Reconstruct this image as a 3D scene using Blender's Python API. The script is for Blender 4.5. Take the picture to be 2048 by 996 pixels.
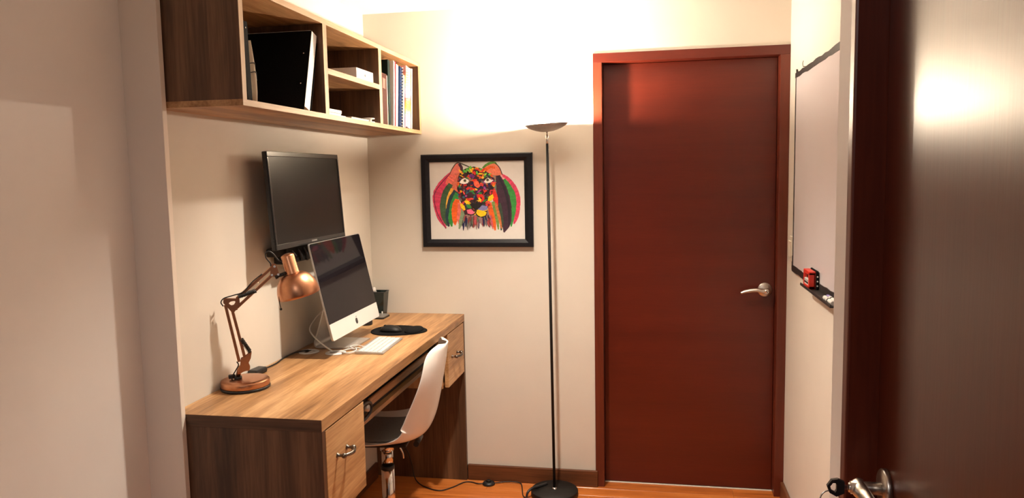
import bpy, bmesh, math, random
from mathutils import Vector, Matrix

for o in list(bpy.data.objects):
    bpy.data.objects.remove(o)
SC = bpy.context.scene
COL = SC.collection
PI = math.pi

# ------------------------------------------------------------------ camera
def look_axes(yaw, pit, rol):
    fwd = Vector((math.sin(yaw)*math.cos(pit), math.cos(yaw)*math.cos(pit), math.sin(pit)))
    right = Vector((math.cos(yaw), -math.sin(yaw), 0))
    up = right.cross(fwd)
    r = right*math.cos(rol) + up*math.sin(rol)
    u = -right*math.sin(rol) + up*math.cos(rol)
    return r, u, fwd
r_, u_, f_ = look_axes(-0.1867, -0.0978, -0.0183)
cam_data = bpy.data.cameras.new('camera')
cam = bpy.data.objects.new('camera', cam_data)
COL.objects.link(cam)
cam.matrix_world = Matrix(((r_.x, u_.x, -f_.x, 1.427), (r_.y, u_.y, -f_.y, -3.6609), (r_.z, u_.z, -f_.z, 1.5569), (0, 0, 0, 1)))
cam_data.sensor_fit = 'HORIZONTAL'
cam_data.sensor_width = 36
cam_data.lens = 1512.4/2048*36
cam_data.clip_start = 0.02
SC.camera = cam

# ------------------------------------------------------------------ world, lights, exposure
world = bpy.data.worlds.new('world')
SC.world = world
world.use_nodes = True
world.node_tree.nodes['Background'].inputs[0].default_value = (0.80, 0.88, 1.0, 1)
world.node_tree.nodes['Background'].inputs[1].default_value = 0.006
H_CEIL = 2.364
BULB_STRENGTH = 1750
BULB_COLOR = (1.0, 0.83, 0.64)

def area(name, loc, target, sx, sy, energy, color):
    d = bpy.data.lights.new(name, 'AREA')
    d.shape = 'RECTANGLE'; d.size = sx; d.size_y = sy; d.energy = energy; d.color = color
    o = bpy.data.objects.new(name, d)
    COL.objects.link(o)
    o.location = loc
    o.rotation_euler = (Vector(target)-Vector(loc)).to_track_quat('-Z', 'Y').to_euler()
    return o
area('corridor_fill', (0.8, -4.0, 2.35), (0.8, -4.0, 0), 0.5, 0.5, 4.0, (1.0, 0.92, 0.88))  # added fill light on the camera side, no known lamp there
dl_ = bpy.data.lights.new('ceiling_downlight', 'SPOT')
dl_.energy = 52; dl_.color = (1.0, 0.87, 0.72); dl_.spot_size = math.radians(116); dl_.spot_blend = 0.8; dl_.shadow_soft_size = 0.035
dn = bpy.data.objects.new('ceiling_downlight', dl_)
COL.objects.link(dn)
dn.location = (0.885, -0.97, H_CEIL-0.012)
SC.view_settings.view_transform = 'Standard'
SC.view_settings.look = 'None'
SC.view_settings.gamma = 1
SC.view_settings.use_curve_mapping = False
SC.view_settings.exposure = 1.85

# ------------------------------------------------------------------ measures (metres; far wall at y=0, left wall x=0)
H = 2.364
W = 2.033
HD = 0.862           # desk height
DD = 0.4834          # desk depth
DX1 = 1.1406         # far door frame left edge
DT = 2.12            # far door frame top
CL = 0.05            # corridor left wall
CR = 1.75            # corridor right wall
BACK = -4.3

# ------------------------------------------------------------------ helpers
def lin(r, g, b):
    f = lambda c: (c/255/12.92) if c/255 <= 0.04045 else ((c/255+0.055)/1.055)**2.4
    return (f(r), f(g), f(b), 1)

def new_bm():
    return bmesh.new()

def add_box(bm, a, b, bev=0.0, seg=2, mi=0):
    x0, y0, z0 = [min(p, q) for p, q in zip(a, b)]
    x1, y1, z1 = [max(p, q) for p, q in zip(a, b)]
    t = bmesh.new()
    bmesh.ops.create_cube(t, size=1)
    for v in t.verts:
        v.co = Vector(((x0+x1)/2+v.co.x*(x1-x0), (y0+y1)/2+v.co.y*(y1-y0), (z0+z1)/2+v.co.z*(z1-z0)))
    if bev > 0:
        bmesh.ops.bevel(t, geom=t.edges[:], offset=bev, segments=seg, affect='EDGES', profile=0.5)
    for f in t.faces:
        f.material_index = mi
    merge(bm, t)

def merge(bm, t, M=None):
    if M is not None:
        bmesh.ops.transform(t, matrix=M, verts=t.verts)
    vm = {}
    for v in t.verts:
        vm[v] = bm.verts.new(v.co)
    for f in t.faces:
        try:
            nf = bm.faces.new([vm[v] for v in f.verts])
            nf.material_index = f.material_index
            nf.smooth = f.smooth
        except ValueError:
            pass
    t.free()

def add_cyl(bm, p, q, r, r2=None, n=20, caps=True, mi=0):
    p = Vector(p); q = Vector(q)
    if r2 is None: r2 = r
    d = (q-p).normalized()
    a = d.orthogonal().normalized(); b = d.cross(a)
    A = []; B = []
    for i in range(n):
        t = 2*PI*i/n
        e = a*math.cos(t)+b*math.sin(t)
        A.append(bm.verts.new(p+e*r)); B.append(bm.verts.new(q+e*r2))
    for i in range(n):
        f = bm.faces.new((A[i], A[(i+1) % n], B[(i+1) % n], B[i])); f.smooth = True; f.material_index = mi
    if caps:
        f = bm.faces.new(A[::-1]); f.material_index = mi
        f = bm.faces.new(B); f.material_index = mi

def smooth_path(pts, n=8):
    P = [Vector(p) for p in pts]
    if len(P) < 3: return P
    out = []
    E = [P[0]*2-P[1]]+P+[P[-1]*2-P[-2]]
    for i in range(1, len(E)-2):
        a, b, c, d = E[i-1], E[i], E[i+1], E[i+2]
        for k in range(n):
            t = k/n
            out.append(0.5*((2*b)+(c-a)*t+(2*a-5*b+4*c-d)*t*t+(3*b-a-3*c+d)*t**3))
    out.append(P[-1])
    return out

def add_tube(bm, pts, r, n=10, sub=8, closed=False, flat=1.0):
    P = smooth_path(pts, sub) if sub > 1 else [Vector(p) for p in pts]
    m = len(P)
    rings = []
    prev = None
    for i in range(m):
        if closed:
            d = (P[(i+1) % m]-P[i-1]).normalized()
        else:
            d = (P[min(i+1, m-1)]-P[max(i-1, 0)])
            d = d.normalized() if d.length > 1e-9 else Vector((0, 0, 1))
        if prev is None:
            a = d.orthogonal().normalized()
        else:
            a = prev-d*prev.dot(d)
            a = a.normalized() if a.length > 1e-6 else d.orthogonal().normalized()
        prev = a
        b = d.cross(a)
        rr = r(i/(m-1)) if callable(r) else r
        rings.append([bm.verts.new(P[i]+(a*math.cos(2*PI*k/n)+b*math.sin(2*PI*k/n)*flat)*rr) for k in range(n)])
    last = m if closed else m-1
    for i in range(last):
        A, B = rings[i], rings[(i+1) % m]
        for k in range(n):
            f = bm.faces.new((A[k], A[(k+1) % n], B[(k+1) % n], B[k])); f.smooth = True
    if not closed:
        bm.faces.new(rings[0][::-1]); bm.faces.new(rings[-1])

def add_lathe(bm, prof, origin=(0, 0, 0), axis=(0, 0, 1), n=40, smooth=True, mi=0):
    """prof: list of (radius, height) along axis from origin."""
    o = Vector(origin); d = Vector(axis).normalized()
    a = d.orthogonal().normalized(); b = d.cross(a)
    rings = []
    for r, h in prof:
        if r < 1e-6:
            rings.append([bm.verts.new(o+d*h)])
        else:
            rings.append([bm.verts.new(o+d*h+(a*math.cos(2*PI*k/n)+b*math.sin(2*PI*k/n))*r) for k in range(n)])
    for A, B in zip(rings[:-1], rings[1:]):
        for k in range(n):
            if len(A) == 1 and len(B) == 1: continue
            if len(A) == 1: f = bm.faces.new((A[0], B[(k+1) % n], B[k]))
            elif len(B) == 1: f = bm.faces.new((A[k], A[(k+1) % n], B[0]))
            else: f = bm.faces.new((A[k], A[(k+1) % n], B[(k+1) % n], B[k]))
            f.smooth = smooth; f.material_index = mi

def add_prism(bm, poly, y0, y1, to3=lambda u, v, w: (u, w, v), mi=0):
    """poly in (u, v), extruded along w from y0 to y1."""
    A = [bm.verts.new(to3(u, v, y0)) for u, v in poly]
    B = [bm.verts.new(to3(u, v, y1)) for u, v in poly]
    n = len(poly)
    f = bm.faces.new(A); f.material_index = mi
    f = bm.faces.new(B[::-1]); f.material_index = mi
    for i in range(n):
        f = bm.faces.new((A[i], B[i], B[(i+1) % n], A[(i+1) % n])); f.material_index = mi

def obj(name, bm, mat, parent=None, label=None, recalc=True, smooth_angle=None):
    if recalc:
        bmesh.ops.recalc_face_normals(bm, faces=bm.faces)
    if parent is not None and parent.get('_ox') is not None:
        bmesh.ops.translate(bm, verts=bm.verts, vec=(-parent['_ox'], -parent['_oy'], -parent['_oz']))
    me = bpy.data.meshes.new(name)
    bm.to_mesh(me); bm.free()
    for m in (mat if isinstance(mat, (list, tuple)) else [mat]):
        me.materials.append(m)
    o = bpy.data.objects.new(name, me)
    COL.objects.link(o)
    if parent is not None:
        o.parent = parent
        if parent.get('_ox') is not None:
            for k in ('_ox', '_oy', '_oz'): o[k] = parent[k]
    if label: o['label'] = label
    return o

def thing(name, label, cat, loc=(0, 0, 0), rotz=0, group=None, kind=None, local=False):
    """An Empty at the base of a thing. Parts are modelled in world coordinates unless local=True."""
    o = bpy.data.objects.new(name, None)
    o.empty_display_size = 0.05
    COL.objects.link(o)
    o.location = loc; o.rotation_euler = (0, 0, rotz)
    o['label'] = label; o['category'] = cat
    if group: o['group'] = group
    if kind: o['kind'] = kind
    if not local:
        o['_ox'], o['_oy'], o['_oz'] = loc
    return o

def tag(o, label, cat, group=None, kind=None):
    o['label'] = label; o['category'] = cat
    if group: o['group'] = group
    if kind: o['kind'] = kind
    return o

def boxpart(name, a, b, mat, parent, bev=0.001, label=None):
    bm = new_bm(); add_box(bm, a, b, bev)
    return obj(name, bm, mat, parent, label)

# ------------------------------------------------------------------ materials
def base_mat(name, color, rough=0.5, metal=0.0, spec=0.5, coat=0.0, coat_rough=0.1):
    m = bpy.data.materials.new(name); m.use_nodes = True
    p = m.node_tree.nodes['Principled BSDF']
    p.inputs['Base Color'].default_value = color
    p.inputs['Roughness'].default_value = rough
    p.inputs['Metallic'].default_value = metal
    p.inputs['Specular IOR Level'].default_value = spec
    p.inputs['Coat Weight'].default_value = coat
    p.inputs['Coat Roughness'].default_value = coat_rough
    return m

def N(m, t, **kw):
    n = m.node_tree.nodes.new(t)
    for k, v in kw.items():
        setattr(n, k, v)
    return n

def speckle(m, scale=60, amount=0.06, bump=0.0, rough_var=0.0, stretch=(1, 1, 1)):
    """A little procedural tone variation (and fine relief) on a base material."""
    nt = m.node_tree; p = nt.nodes['Principled BSDF']
    tc = N(m, 'ShaderNodeTexCoord'); mp = N(m, 'ShaderNodeMapping'); mp.inputs['Scale'].default_value = stretch
    nz = N(m, 'ShaderNodeTexNoise'); nz.inputs['Scale'].default_value = scale; nz.inputs['Detail'].default_value = 4
    nt.links.new(tc.outputs['Object'], mp.inputs[0]); nt.links.new(mp.outputs[0], nz.inputs['Vector'])
    c = p.inputs['Base Color'].default_value[:]
    rp = N(m, 'ShaderNodeValToRGB')
    rp.color_ramp.elements[0].position = 0.3; rp.color_ramp.elements[1].position = 0.7
    rp.color_ramp.elements[0].color = tuple(v*(1-amount) for v in c[:3])+(1,)
    rp.color_ramp.elements[1].color = tuple(min(1, v*(1+amount)) for v in c[:3])+(1,)
    nt.links.new(nz.outputs['Fac'], rp.inputs[0]); nt.links.new(rp.outputs[0], p.inputs['Base Color'])
    if bump:
        b = N(m, 'ShaderNodeBump'); b.inputs['Strength'].default_value = bump; b.inputs['Distance'].default_value = 0.002
        nt.links.new(nz.outputs['Fac'], b.inputs['Height']); nt.links.new(b.outputs[0], p.inputs['Normal'])
    if rough_var:
        mr = N(m, 'ShaderNodeMapRange'); r = p.inputs['Roughness'].default_value
        mr.inputs['To Min'].default_value = r-rough_var; mr.inputs['To Max'].default_value = r+rough_var
        nt.links.new(nz.outputs['Fac'], mr.inputs[0]); nt.links.new(mr.outputs[0], p.inputs['Roughness'])
    return m

def wood(name, axis, dark, mid, light, rough=0.5, board=0.095, fine=1.0, knots=0.0, coat=0.0, streak=1.0):
    """Grain along 'axis' (0,1,2) of the object's own metres; glued boards of slightly different tone across it."""
    m = base_mat(name, mid, rough, coat=coat)
    nt = m.node_tree; L = nt.links.new; p = nt.nodes['Principled BSDF']
    tc = N(m, 'ShaderNodeTexCoord')
    mp = N(m, 'ShaderNodeMapping')
    sc = [1, 1, 1]; sc[axis] = 0.06
    mp.inputs['Scale'].default_value = sc
    L(tc.outputs['Object'], mp.inputs[0])
    warp = N(m, 'ShaderNodeTexNoise'); warp.inputs['Scale'].default_value = 5; warp.inputs['Detail'].default_value = 2
    L(mp.outputs[0], warp.inputs['Vector'])
    add = N(m, 'ShaderNodeMixRGB', blend_type='ADD'); add.inputs[0].default_value = 0.05
    L(mp.outputs[0], add.inputs[1]); L(warp.outputs['Color'], add.inputs[2])
    big = N(m, 'ShaderNodeTexNoise'); big.inputs['Scale'].default_value = 14*streak; big.inputs['Detail'].default_value = 5; big.inputs['Roughness'].default_value = 0.6
    L(add.outputs[0], big.inputs['Vector'])
    sm = N(m, 'ShaderNodeTexNoise'); sm.inputs['Scale'].default_value = 130*fine; sm.inputs['Detail'].default_value = 3
    L(add.outputs[0], sm.inputs['Vector'])
    # board tone: white noise on the rounded-down cross coordinate
    sep = N(m, 'ShaderNodeSeparateXYZ'); L(tc.outputs['Object'], sep.inputs[0])
    others = [i for i in range(3) if i != axis]
    s = N(m, 'ShaderNodeMath', operation='ADD'); L(sep.outputs[others[0]], s.inputs[0]); L(sep.outputs[others[1]], s.inputs[1])
    dv = N(m, 'ShaderNodeMath', operation='DIVIDE'); L(s.outputs[0], dv.inputs[0]); dv.inputs[1].default_value = board
    fl = N(m, 'ShaderNodeMath', operation='FLOOR'); L(dv.outputs[0], fl.inputs[0])
    wn = N(m, 'ShaderNodeTexWhiteNoise', noise_dimensions='1D'); L(fl.outputs[0], wn.inputs['W'])
    m1 = N(m, 'ShaderNodeMath', operation='MULTIPLY'); L(big.outputs['Fac'], m1.inputs[0]); m1.inputs[1].default_value = 0.85
    m2 = N(m, 'ShaderNodeMath', operation='MULTIPLY_ADD'); L(sm.outputs['Fac'], m2.inputs[0]); m2.inputs[1].default_value = 0.42; L(m1.outputs[0], m2.inputs[2])
    m3 = N(m, 'ShaderNodeMath', operation='MULTIPLY_ADD'); L(wn.outputs['Value'], m3.inputs[0]); m3.inputs[1].default_value = 0.13; L(m2.outputs[0], m3.inputs[2])
    rp = N(m, 'ShaderNodeValToRGB')
    e = rp.color_ramp.elements
    e[0].position = 0.50; e[0].color = dark
    e[1].position = 0.90; e[1].color = light
    k = e.new(0.69); k.color = mid
    L(m3.outputs[0], rp.inputs[0])
    out = rp.outputs[0]
    if knots > 0:
        mk = N(m, 'ShaderNodeMapping'); s3 = [9, 9, 9]; s3[axis] = 3.2; mk.inputs['Scale'].default_value = s3
        L(tc.outputs['Object'], mk.inputs[0])
        vo = N(m, 'ShaderNodeTexVoronoi'); vo.inputs['Scale'].default_value = 1.0; L(mk.outputs[0], vo.inputs['Vector'])
        kr = N(m, 'ShaderNodeValToRGB'); kr.color_ramp.elements[0].position = 0.06; kr.color_ramp.elements[1].position = 0.17
        kr.color_ramp.elements[0].color = (knots, knots, knots, 1); kr.color_ramp.elements[1].color = (0, 0, 0, 1)
        L(vo.outputs['Distance'], kr.inputs[0])
        mx = N(m, 'ShaderNodeMixRGB'); L(kr.outputs[0], mx.inputs[0]); L(out, mx.inputs[1]); mx.inputs[2].default_value = tuple(c*0.35 for c in dark[:3])+(1,)
        out = mx.outputs[0]
    L(out, p.inputs['Base Color'])
    b = N(m, 'ShaderNodeBump'); b.inputs['Strength'].default_value = 0.12; b.inputs['Distance'].default_value = 0.001
    L(sm.outputs['Fac'], b.inputs['Height']); L(b.outputs[0], p.inputs['Normal'])
    return m

M = {}
M['wall'] = speckle(base_mat('cream_wall_paint', (0.66, 0.615, 0.545, 1), 0.75, spec=0.25), 7, 0.012, 0.03)
M['wall_white'] = speckle(base_mat('white_wall_paint', (0.76, 0.73, 0.70, 1), 0.7, spec=0.25), 7, 0.012, 0.03)
M['wall_warm'] = speckle(base_mat('warm_white_paint', (0.78, 0.71, 0.63, 1), 0.7, spec=0.25), 7, 0.012, 0.03)
M['ceiling'] = speckle(base_mat('ceiling_paint', (0.80, 0.78, 0.75, 1), 0.8, spec=0.2), 7, 0.01, 0.03)
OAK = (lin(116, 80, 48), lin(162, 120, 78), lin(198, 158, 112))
OAK_SHADED = (lin(60, 39, 25), lin(88, 61, 41), lin(118, 86, 60))  # same oak darkened: shade on upright, camera-facing panels put into the colour
M['oak_y'] = wood('oak_laminate_lengthwise', 1, *OAK, rough=0.42, knots=0.55)
M['oak_x'] = wood('oak_laminate_crosswise', 0, *OAK, rough=0.42)
M['oak_z'] = wood('shaded_oak_laminate_upright', 2, *OAK_SHADED, rough=0.45, knots=0.3)  # uprights carry their shade in the wood colour
M['oak_case'] = wood('oak_laminate_case', 2, *OAK, rough=0.45)
M['oak_end'] = wood('shaded_oak_end_skin', 0, *OAK_SHADED, rough=0.45)
M['oak_edge'] = wood('oak_edge_band', 1, lin(140, 108, 76), lin(168, 136, 100), lin(190, 160, 124), rough=0.55)
M['oak_edge_z'] = wood('oak_edge_band_upright', 2, lin(140, 108, 76), lin(168, 136, 100), lin(190, 160, 124), rough=0.55)
M['mahogany_x'] = wood('mahogany_veneer_cross_grain', 0, lin(80, 24, 11), lin(86, 26, 12), lin(92, 29, 14), rough=0.33, board=3, fine=1.6)
M['mahogany_z'] = wood('mahogany_frame_upright', 2, lin(84, 32, 18), lin(98, 40, 23), lin(108, 46, 28), rough=0.35, board=3)
M['mahogany_dark'] = wood('dark_mahogany_veneer', 2, lin(70, 27, 12), lin(76, 30, 14), lin(82, 33, 16), rough=0.30, board=3)
M['base_wood'] = wood('brown_skirting_wood', 0, lin(74, 42, 24), lin(98, 58, 33), lin(118, 72, 42), rough=0.4, board=1)
M['base_wood_y'] = wood('brown_skirting_wood_lengthwise', 1, lin(74, 42, 24), lin(98, 58, 33), lin(118, 72, 42), rough=0.4, board=1)
M['plank'] = wood('orange_floor_wood', 0, lin(150, 78, 30), lin(186, 106, 46), lin(206, 128, 64), rough=0.3, board=4, coat=0.2)
M['black'] = speckle(base_mat('black_plastic', (0.012, 0.012, 0.013, 1), 0.42), 90, 0.15)
M['black_satin'] = speckle(base_mat('black_satin_metal', (0.011, 0.010, 0.009, 1), 0.5, spec=0.28), 120, 0.15)
M['black_matt'] = speckle(base_mat('black_fabric', (0.005, 0.005, 0.0055, 1), 0.85, spec=0.1), 300, 0.3, 0.2)
M['mouse'] = speckle(base_mat('soft_black_plastic', (0.008, 0.008, 0.008, 1), 0.5, spec=0.25), 60, 0.1)
M['black_frame'] = speckle(base_mat('black_stained_wood', (0.008, 0.008, 0.011, 1), 0.45, spec=0.25), 80, 0.25, 0.05, stretch=(1, 1, 1))
M['chrome'] = speckle(base_mat('chrome', (0.78, 0.77, 0.75, 1), 0.12, 1.0), 30, 0.02)
M['nickel'] = speckle(base_mat('satin_nickel', (0.62, 0.58, 0.53, 1), 0.32, 1.0), 200, 0.05)
M['bronze'] = speckle(base_mat('aged_pewter', (0.17, 0.15, 0.13, 1), 0.28, 1.0), 90, 0.15)
M['alu'] = speckle(base_mat('anodised_aluminium', (0.48, 0.47, 0.46, 1), 0.4, 0.75), 300, 0.03)
M['silver_dim'] = speckle(base_mat('brushed_lamp_bowl', (0.42, 0.40, 0.38, 1), 0.45, 0.6), 100, 0.08)
M['copper'] = speckle(base_mat('brushed_copper', (0.56, 0.27, 0.15, 1), 0.33, 1.0), 60, 0.06)
M['white_gloss'] = speckle(base_mat('white_moulded_plastic', (0.80, 0.78, 0.75, 1), 0.22), 20, 0.01)
M['white_plastic'] = speckle(base_mat('white_plastic', (0.62, 0.61, 0.59, 1), 0.45), 60, 0.01)
M['cream_plastic'] = speckle(base_mat('cream_switch_plastic', (0.72, 0.66, 0.55, 1), 0.4), 60, 0.02)
M['grey_pad'] = speckle(base_mat('charcoal_seat_fabric', (0.19, 0.178, 0.168, 1), 0.8, spec=0.2), 400, 0.25, 0.15)
M['screen_matt'] = speckle(base_mat('matt_screen', (0.007, 0.0065, 0.006, 1), 0.3, spec=0.2), 500, 0.05)
M['screen_gloss'] = speckle(base_mat('glossy_screen_glass', (0.010, 0.008, 0.010, 1), 0.05, spec=0.1), 4, 0.05)
M['paper'] = speckle(base_mat('white_paper', (0.66, 0.64, 0.61, 1), 0.7, spec=0.2), 40, 0.02)
M['box_white'] = speckle(base_mat('white_carton', (0.82, 0.80, 0.78, 1), 0.45), 40, 0.01)
M['cream_cloth'] = speckle(base_mat('cream_printed_cloth', (0.66, 0.58, 0.45, 1), 0.8, spec=0.2), 60, 0.05)
M['board_white'] = speckle(base_mat('whiteboard_enamel', (0.64, 0.60, 0.62, 1), 0.28), 5, 0.015)
M['tape'] = speckle(base_mat('black_tape', (0.018, 0.015, 0.014, 1), 0.5), 60, 0.25, 0.1)
M['red'] = speckle(base_mat('red_plastic', (0.62, 0.035, 0.02, 1), 0.35), 60, 0.05)
M['brown_leather'] = speckle(base_mat('brown_book_cloth', (0.050, 0.013, 0.009, 1), 0.65, spec=0.12), 90, 0.2, 0.1)
M['green_board'] = speckle(base_mat('dark_green_board', (0.005, 0.015, 0.013, 1), 0.65, spec=0.12), 60, 0.12)
M['navy'] = speckle(base_mat('navy_card', (0.007, 0.018, 0.060, 1), 0.65, spec=0.12), 60, 0.1)
M['crimson'] = speckle(base_mat('crimson_card', (0.48, 0.06, 0.08, 1), 0.65, spec=0.12), 60, 0.05)
M['pale_blue'] = speckle(base_mat('pale_blue_card', (0.62, 0.70, 0.85, 1), 0.65, spec=0.12), 60, 0.05)
M['grey_card'] = speckle(base_mat('grey_card', (0.45, 0.42, 0.41, 1), 0.5), 60, 0.05)
M['yellow'] = speckle(base_mat('yellow_card', (0.80, 0.60, 0.06, 1), 0.65, spec=0.12), 60, 0.05)
M['print_dark'] = base_mat('dark_print', (0.02, 0.02, 0.022, 1), 0.5)
M['print_red'] = base_mat('red_print', (0.5, 0.05, 0.04, 1), 0.5)
M['key_grey'] = speckle(base_mat('grey_key_print', (0.55, 0.55, 0.56, 1), 0.5), 60, 0.02)
M['purple'] = speckle(base_mat('purple_cap', (0.16, 0.14, 0.34, 1), 0.4), 60, 0.05)

m = base_mat('dark_smoked_glass', (0.02, 0.035, 0.032, 1), 0.08)
m.node_tree.nodes['Principled BSDF'].inputs['Transmission Weight'].default_value = 0.6
M['smoked'] = m

m = base_mat('bulb', (1, 1, 1, 1), 0.5)
m.node_tree.nodes['Principled BSDF'].inputs['Emission Color'].default_value = BULB_COLOR+(1,)
m.node_tree.nodes['Principled BSDF'].inputs['Emission Strength'].default_value = BULB_STRENGTH
M['bulb'] = m

m = base_mat('painted_colours', (1, 1, 1, 1), 0.55)
ca = N(m, 'ShaderNodeVertexColor'); ca.layer_name = 'paint'
nz = N(m, 'ShaderNodeTexNoise'); nz.inputs['Scale'].default_value = 130; nz.inputs['Detail'].default_value = 3
tcx = N(m, 'ShaderNodeTexCoord'); m.node_tree.links.new(tcx.outputs['Object'], nz.inputs['Vector'])
mr = N(m, 'ShaderNodeMapRange'); mr.inputs['To Min'].default_value = 0.6; mr.inputs['To Max'].default_value = 1.35
m.node_tree.links.new(nz.outputs['Fac'], mr.inputs[0])
mxm = N(m, 'ShaderNodeMixRGB', blend_type='MULTIPLY'); mxm.inputs[0].default_value = 1
m.node_tree.links.new(ca.outputs['Color'], mxm.inputs[1]); m.node_tree.links.new(mr.outputs[0], mxm.inputs[2])
m.node_tree.links.new(mxm.outputs[0], m.node_tree.nodes['Principled BSDF'].inputs['Base Color'])
M['paint'] = m

m = base_mat('rainbow_cover_print', (0.8, 0.7, 0.75, 1), 0.35)
tcx = N(m, 'ShaderNodeTexCoord'); sp = N(m, 'ShaderNodeSeparateXYZ'); m.node_tree.links.new(tcx.outputs['Object'], sp.inputs[0])
nz = N(m, 'ShaderNodeTexNoise'); nz.inputs['Scale'].default_value = 25; m.node_tree.links.new(tcx.outputs['Object'], nz.inputs['Vector'])
ma = N(m, 'ShaderNodeMath', operation='MULTIPLY_ADD'); m.node_tree.links.new(nz.outputs['Fac'], ma.inputs[0]); ma.inputs[1].default_value = 0.06
m.node_tree.links.new(sp.outputs[2], ma.inputs[2])
mr = N(m, 'ShaderNodeMapRange'); mr.inputs['From Min'].default_value = 0.03; mr.inputs['From Max'].default_value = 0.33
m.node_tree.links.new(ma.outputs[0], mr.inputs[0])
rp = N(m, 'ShaderNodeValToRGB'); m.node_tree.links.new(mr.outputs[0], rp.inputs[0])
cols = [(0.0, lin(225, 205, 228)), (0.14, lin(205, 190, 225)), (0.22, lin(150, 190, 165)), (0.30, lin(240, 190, 70)), (0.40, lin(240, 140, 70)), (0.46, lin(235, 110, 105)), (0.54, lin(205, 190, 220)), (0.66, lin(150, 190, 175)), (0.76, lin(245, 205, 140)), (0.88, lin(240, 150, 140)), (1.0, lin(245, 205, 205))]
e = rp.color_ramp.elements
e[0].position, e[0].color = cols[0]; e[1].position, e[1].color = cols[-1]
for ps, cc in cols[1:-1]:
    q = e.new(ps); q.color = cc
m.node_tree.links.new(rp.outputs[0], m.node_tree.nodes['Principled BSDF'].inputs['Base Color'])
M['rainbow'] = m

# ================================================================== STRUCTURE
def struct(name, boxes, mat, label, cat='wall', bev=0):
    bm = new_bm()
    for a, b in boxes: add_box(bm, a, b, bev)
    return tag(obj(name, bm, mat), label, cat, kind='structure')

T = 0.14
struct('wall_left', [((-T, -1.679, 0), (0, T, H))], M['wall'], 'cream wall behind the desk, under the wall shelf')
struct('wall_far', [((0, 0, 0), (DX1, T, H)), ((DX1, 0, DT), (W, T, H))], M['wall'], 'cream far wall with the picture and the floor lamp')
struct('wall_right', [((W, -2.21, 0), (W+T, T, H))], M['wall'], 'cream right wall carrying the whiteboard')
struct('wall_near_left', [((-T-0.1, BACK, 0), (-0.067, -1.7003, H))], M['wall_white'], 'pale corridor wall in the left foreground')
struct('trim_1', [((-T-0.1, -1.70, 0), (CL+0.001, -1.6795, H))], M['wall_warm'], 'cream wall stub in front of the desk and shelf ends', 'wall trim', bev=0.0015)
struct('wall_near_right', [((CR, -2.287, 0), (W+T, -2.21, H)), ((CR, BACK, 0), (W+T, -3.257, H)), ((CR, -3.257, 2.14), (W+T, -2.287, H)), ((CR+0.12, -3.257, 0), (W+T, -2.287, 2.14))], M['wall_white'], 'narrow white wall strip left of the near brown door')
struct('ceiling', [((-T, BACK, H), (W+T, T, H+0.1))], M['ceiling'], 'white ceiling lit by the floor lamp', 'ceiling')

bm = new_bm(); add_box(bm, (-T, BACK, -0.15), (W+T, T+0.1, -0.014))
floor = tag(obj('floor', bm, M['base_wood']), 'orange brown wooden plank floor', 'floor', kind='structure')
rnd = random.Random(4)
pw = 0.0905
plank_meshes = {}
y = 0.062; row = 0
while y > -3.6:
    x = 0.003
    first = True
    while x < W-0.003:
        Lp = rnd.choice((0.6, 0.9, 1.2)) if first else rnd.choice((0.9, 1.2))
        first = False
        x1 = min(x+Lp, W-0.003)
        if W-0.003-x1 < 0.15: x1 = W-0.003
        key = round(x1-x, 3)
        bm = new_bm()
        add_box(bm, (0, 0, -0.0135), (x1-x-0.0008, pw-0.0008, 0), 0.0006, 1)
        o = obj('plank', bm, M['plank'], floor)
        # shift inside the mesh so every plank shows its own grain
        o.location = (x, y-pw, 0)
        sh = Vector((rnd.uniform(-5, 5), rnd.uniform(-5, 5), 0))
        o.data.transform(Matrix.Translation(sh)); o.location -= sh
        x = x1
    y -= pw; row += 1

def skirting(name, a, b, mat, label):
    return struct(name, [(a, b)], mat, label, 'skirting board', bev=0.004)
skirting('baseboard_far', (DD+0.003, -0.017, 0.0005), (DX1+0.011, -0.0004, 0.082), M['base_wood'], 'brown wooden skirting board under the picture wall')
skirting('baseboard_left', (0.0004, -1.60, 0.0005), (0.016, -0.05, 0.082), M['base_wood_y'], 'brown wooden skirting board under the desk')
skirting('baseboard_right', (W-0.017, -2.20, 0.0005), (W-0.0004, -0.02, 0.082), M['base_wood_y'], 'brown wooden skirting board below the whiteboard wall')

# ---- far door
d1 = thing('door_1', 'closed reddish brown door in the far wall with a lever handle', 'door', (DX1, 0, 0), kind='structure')
FW = 0.043
boxpart('frame_post', (DX1+0.0003, -0.006, 0), (DX1+FW, 0.115, DT-FW), M['mahogany_z'], d1, 0.0015)
boxpart('frame_post', (W-FW, -0.006, 0), (W-0.0004, 0.115, DT-FW), M['mahogany_z'], d1, 0.0015)
boxpart('frame_head', (DX1+0.0003, -0.006, DT-FW), (W-0.0004, 0.115, DT-0.0003), M['mahogany_x'], d1, 0.0015)
boxpart('door_leaf', (DX1+FW+0.002, 0.065, 0.006), (W-FW-0.002, 0.105, DT-FW-0.002), M['mahogany_x'], d1, 0.001)
boxpart('threshold', (DX1+FW, 0.058, -0.0133), (W-FW, 0.115, 0.003), M['wall'], d1, 0.001, 'pale threshold strip')

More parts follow.
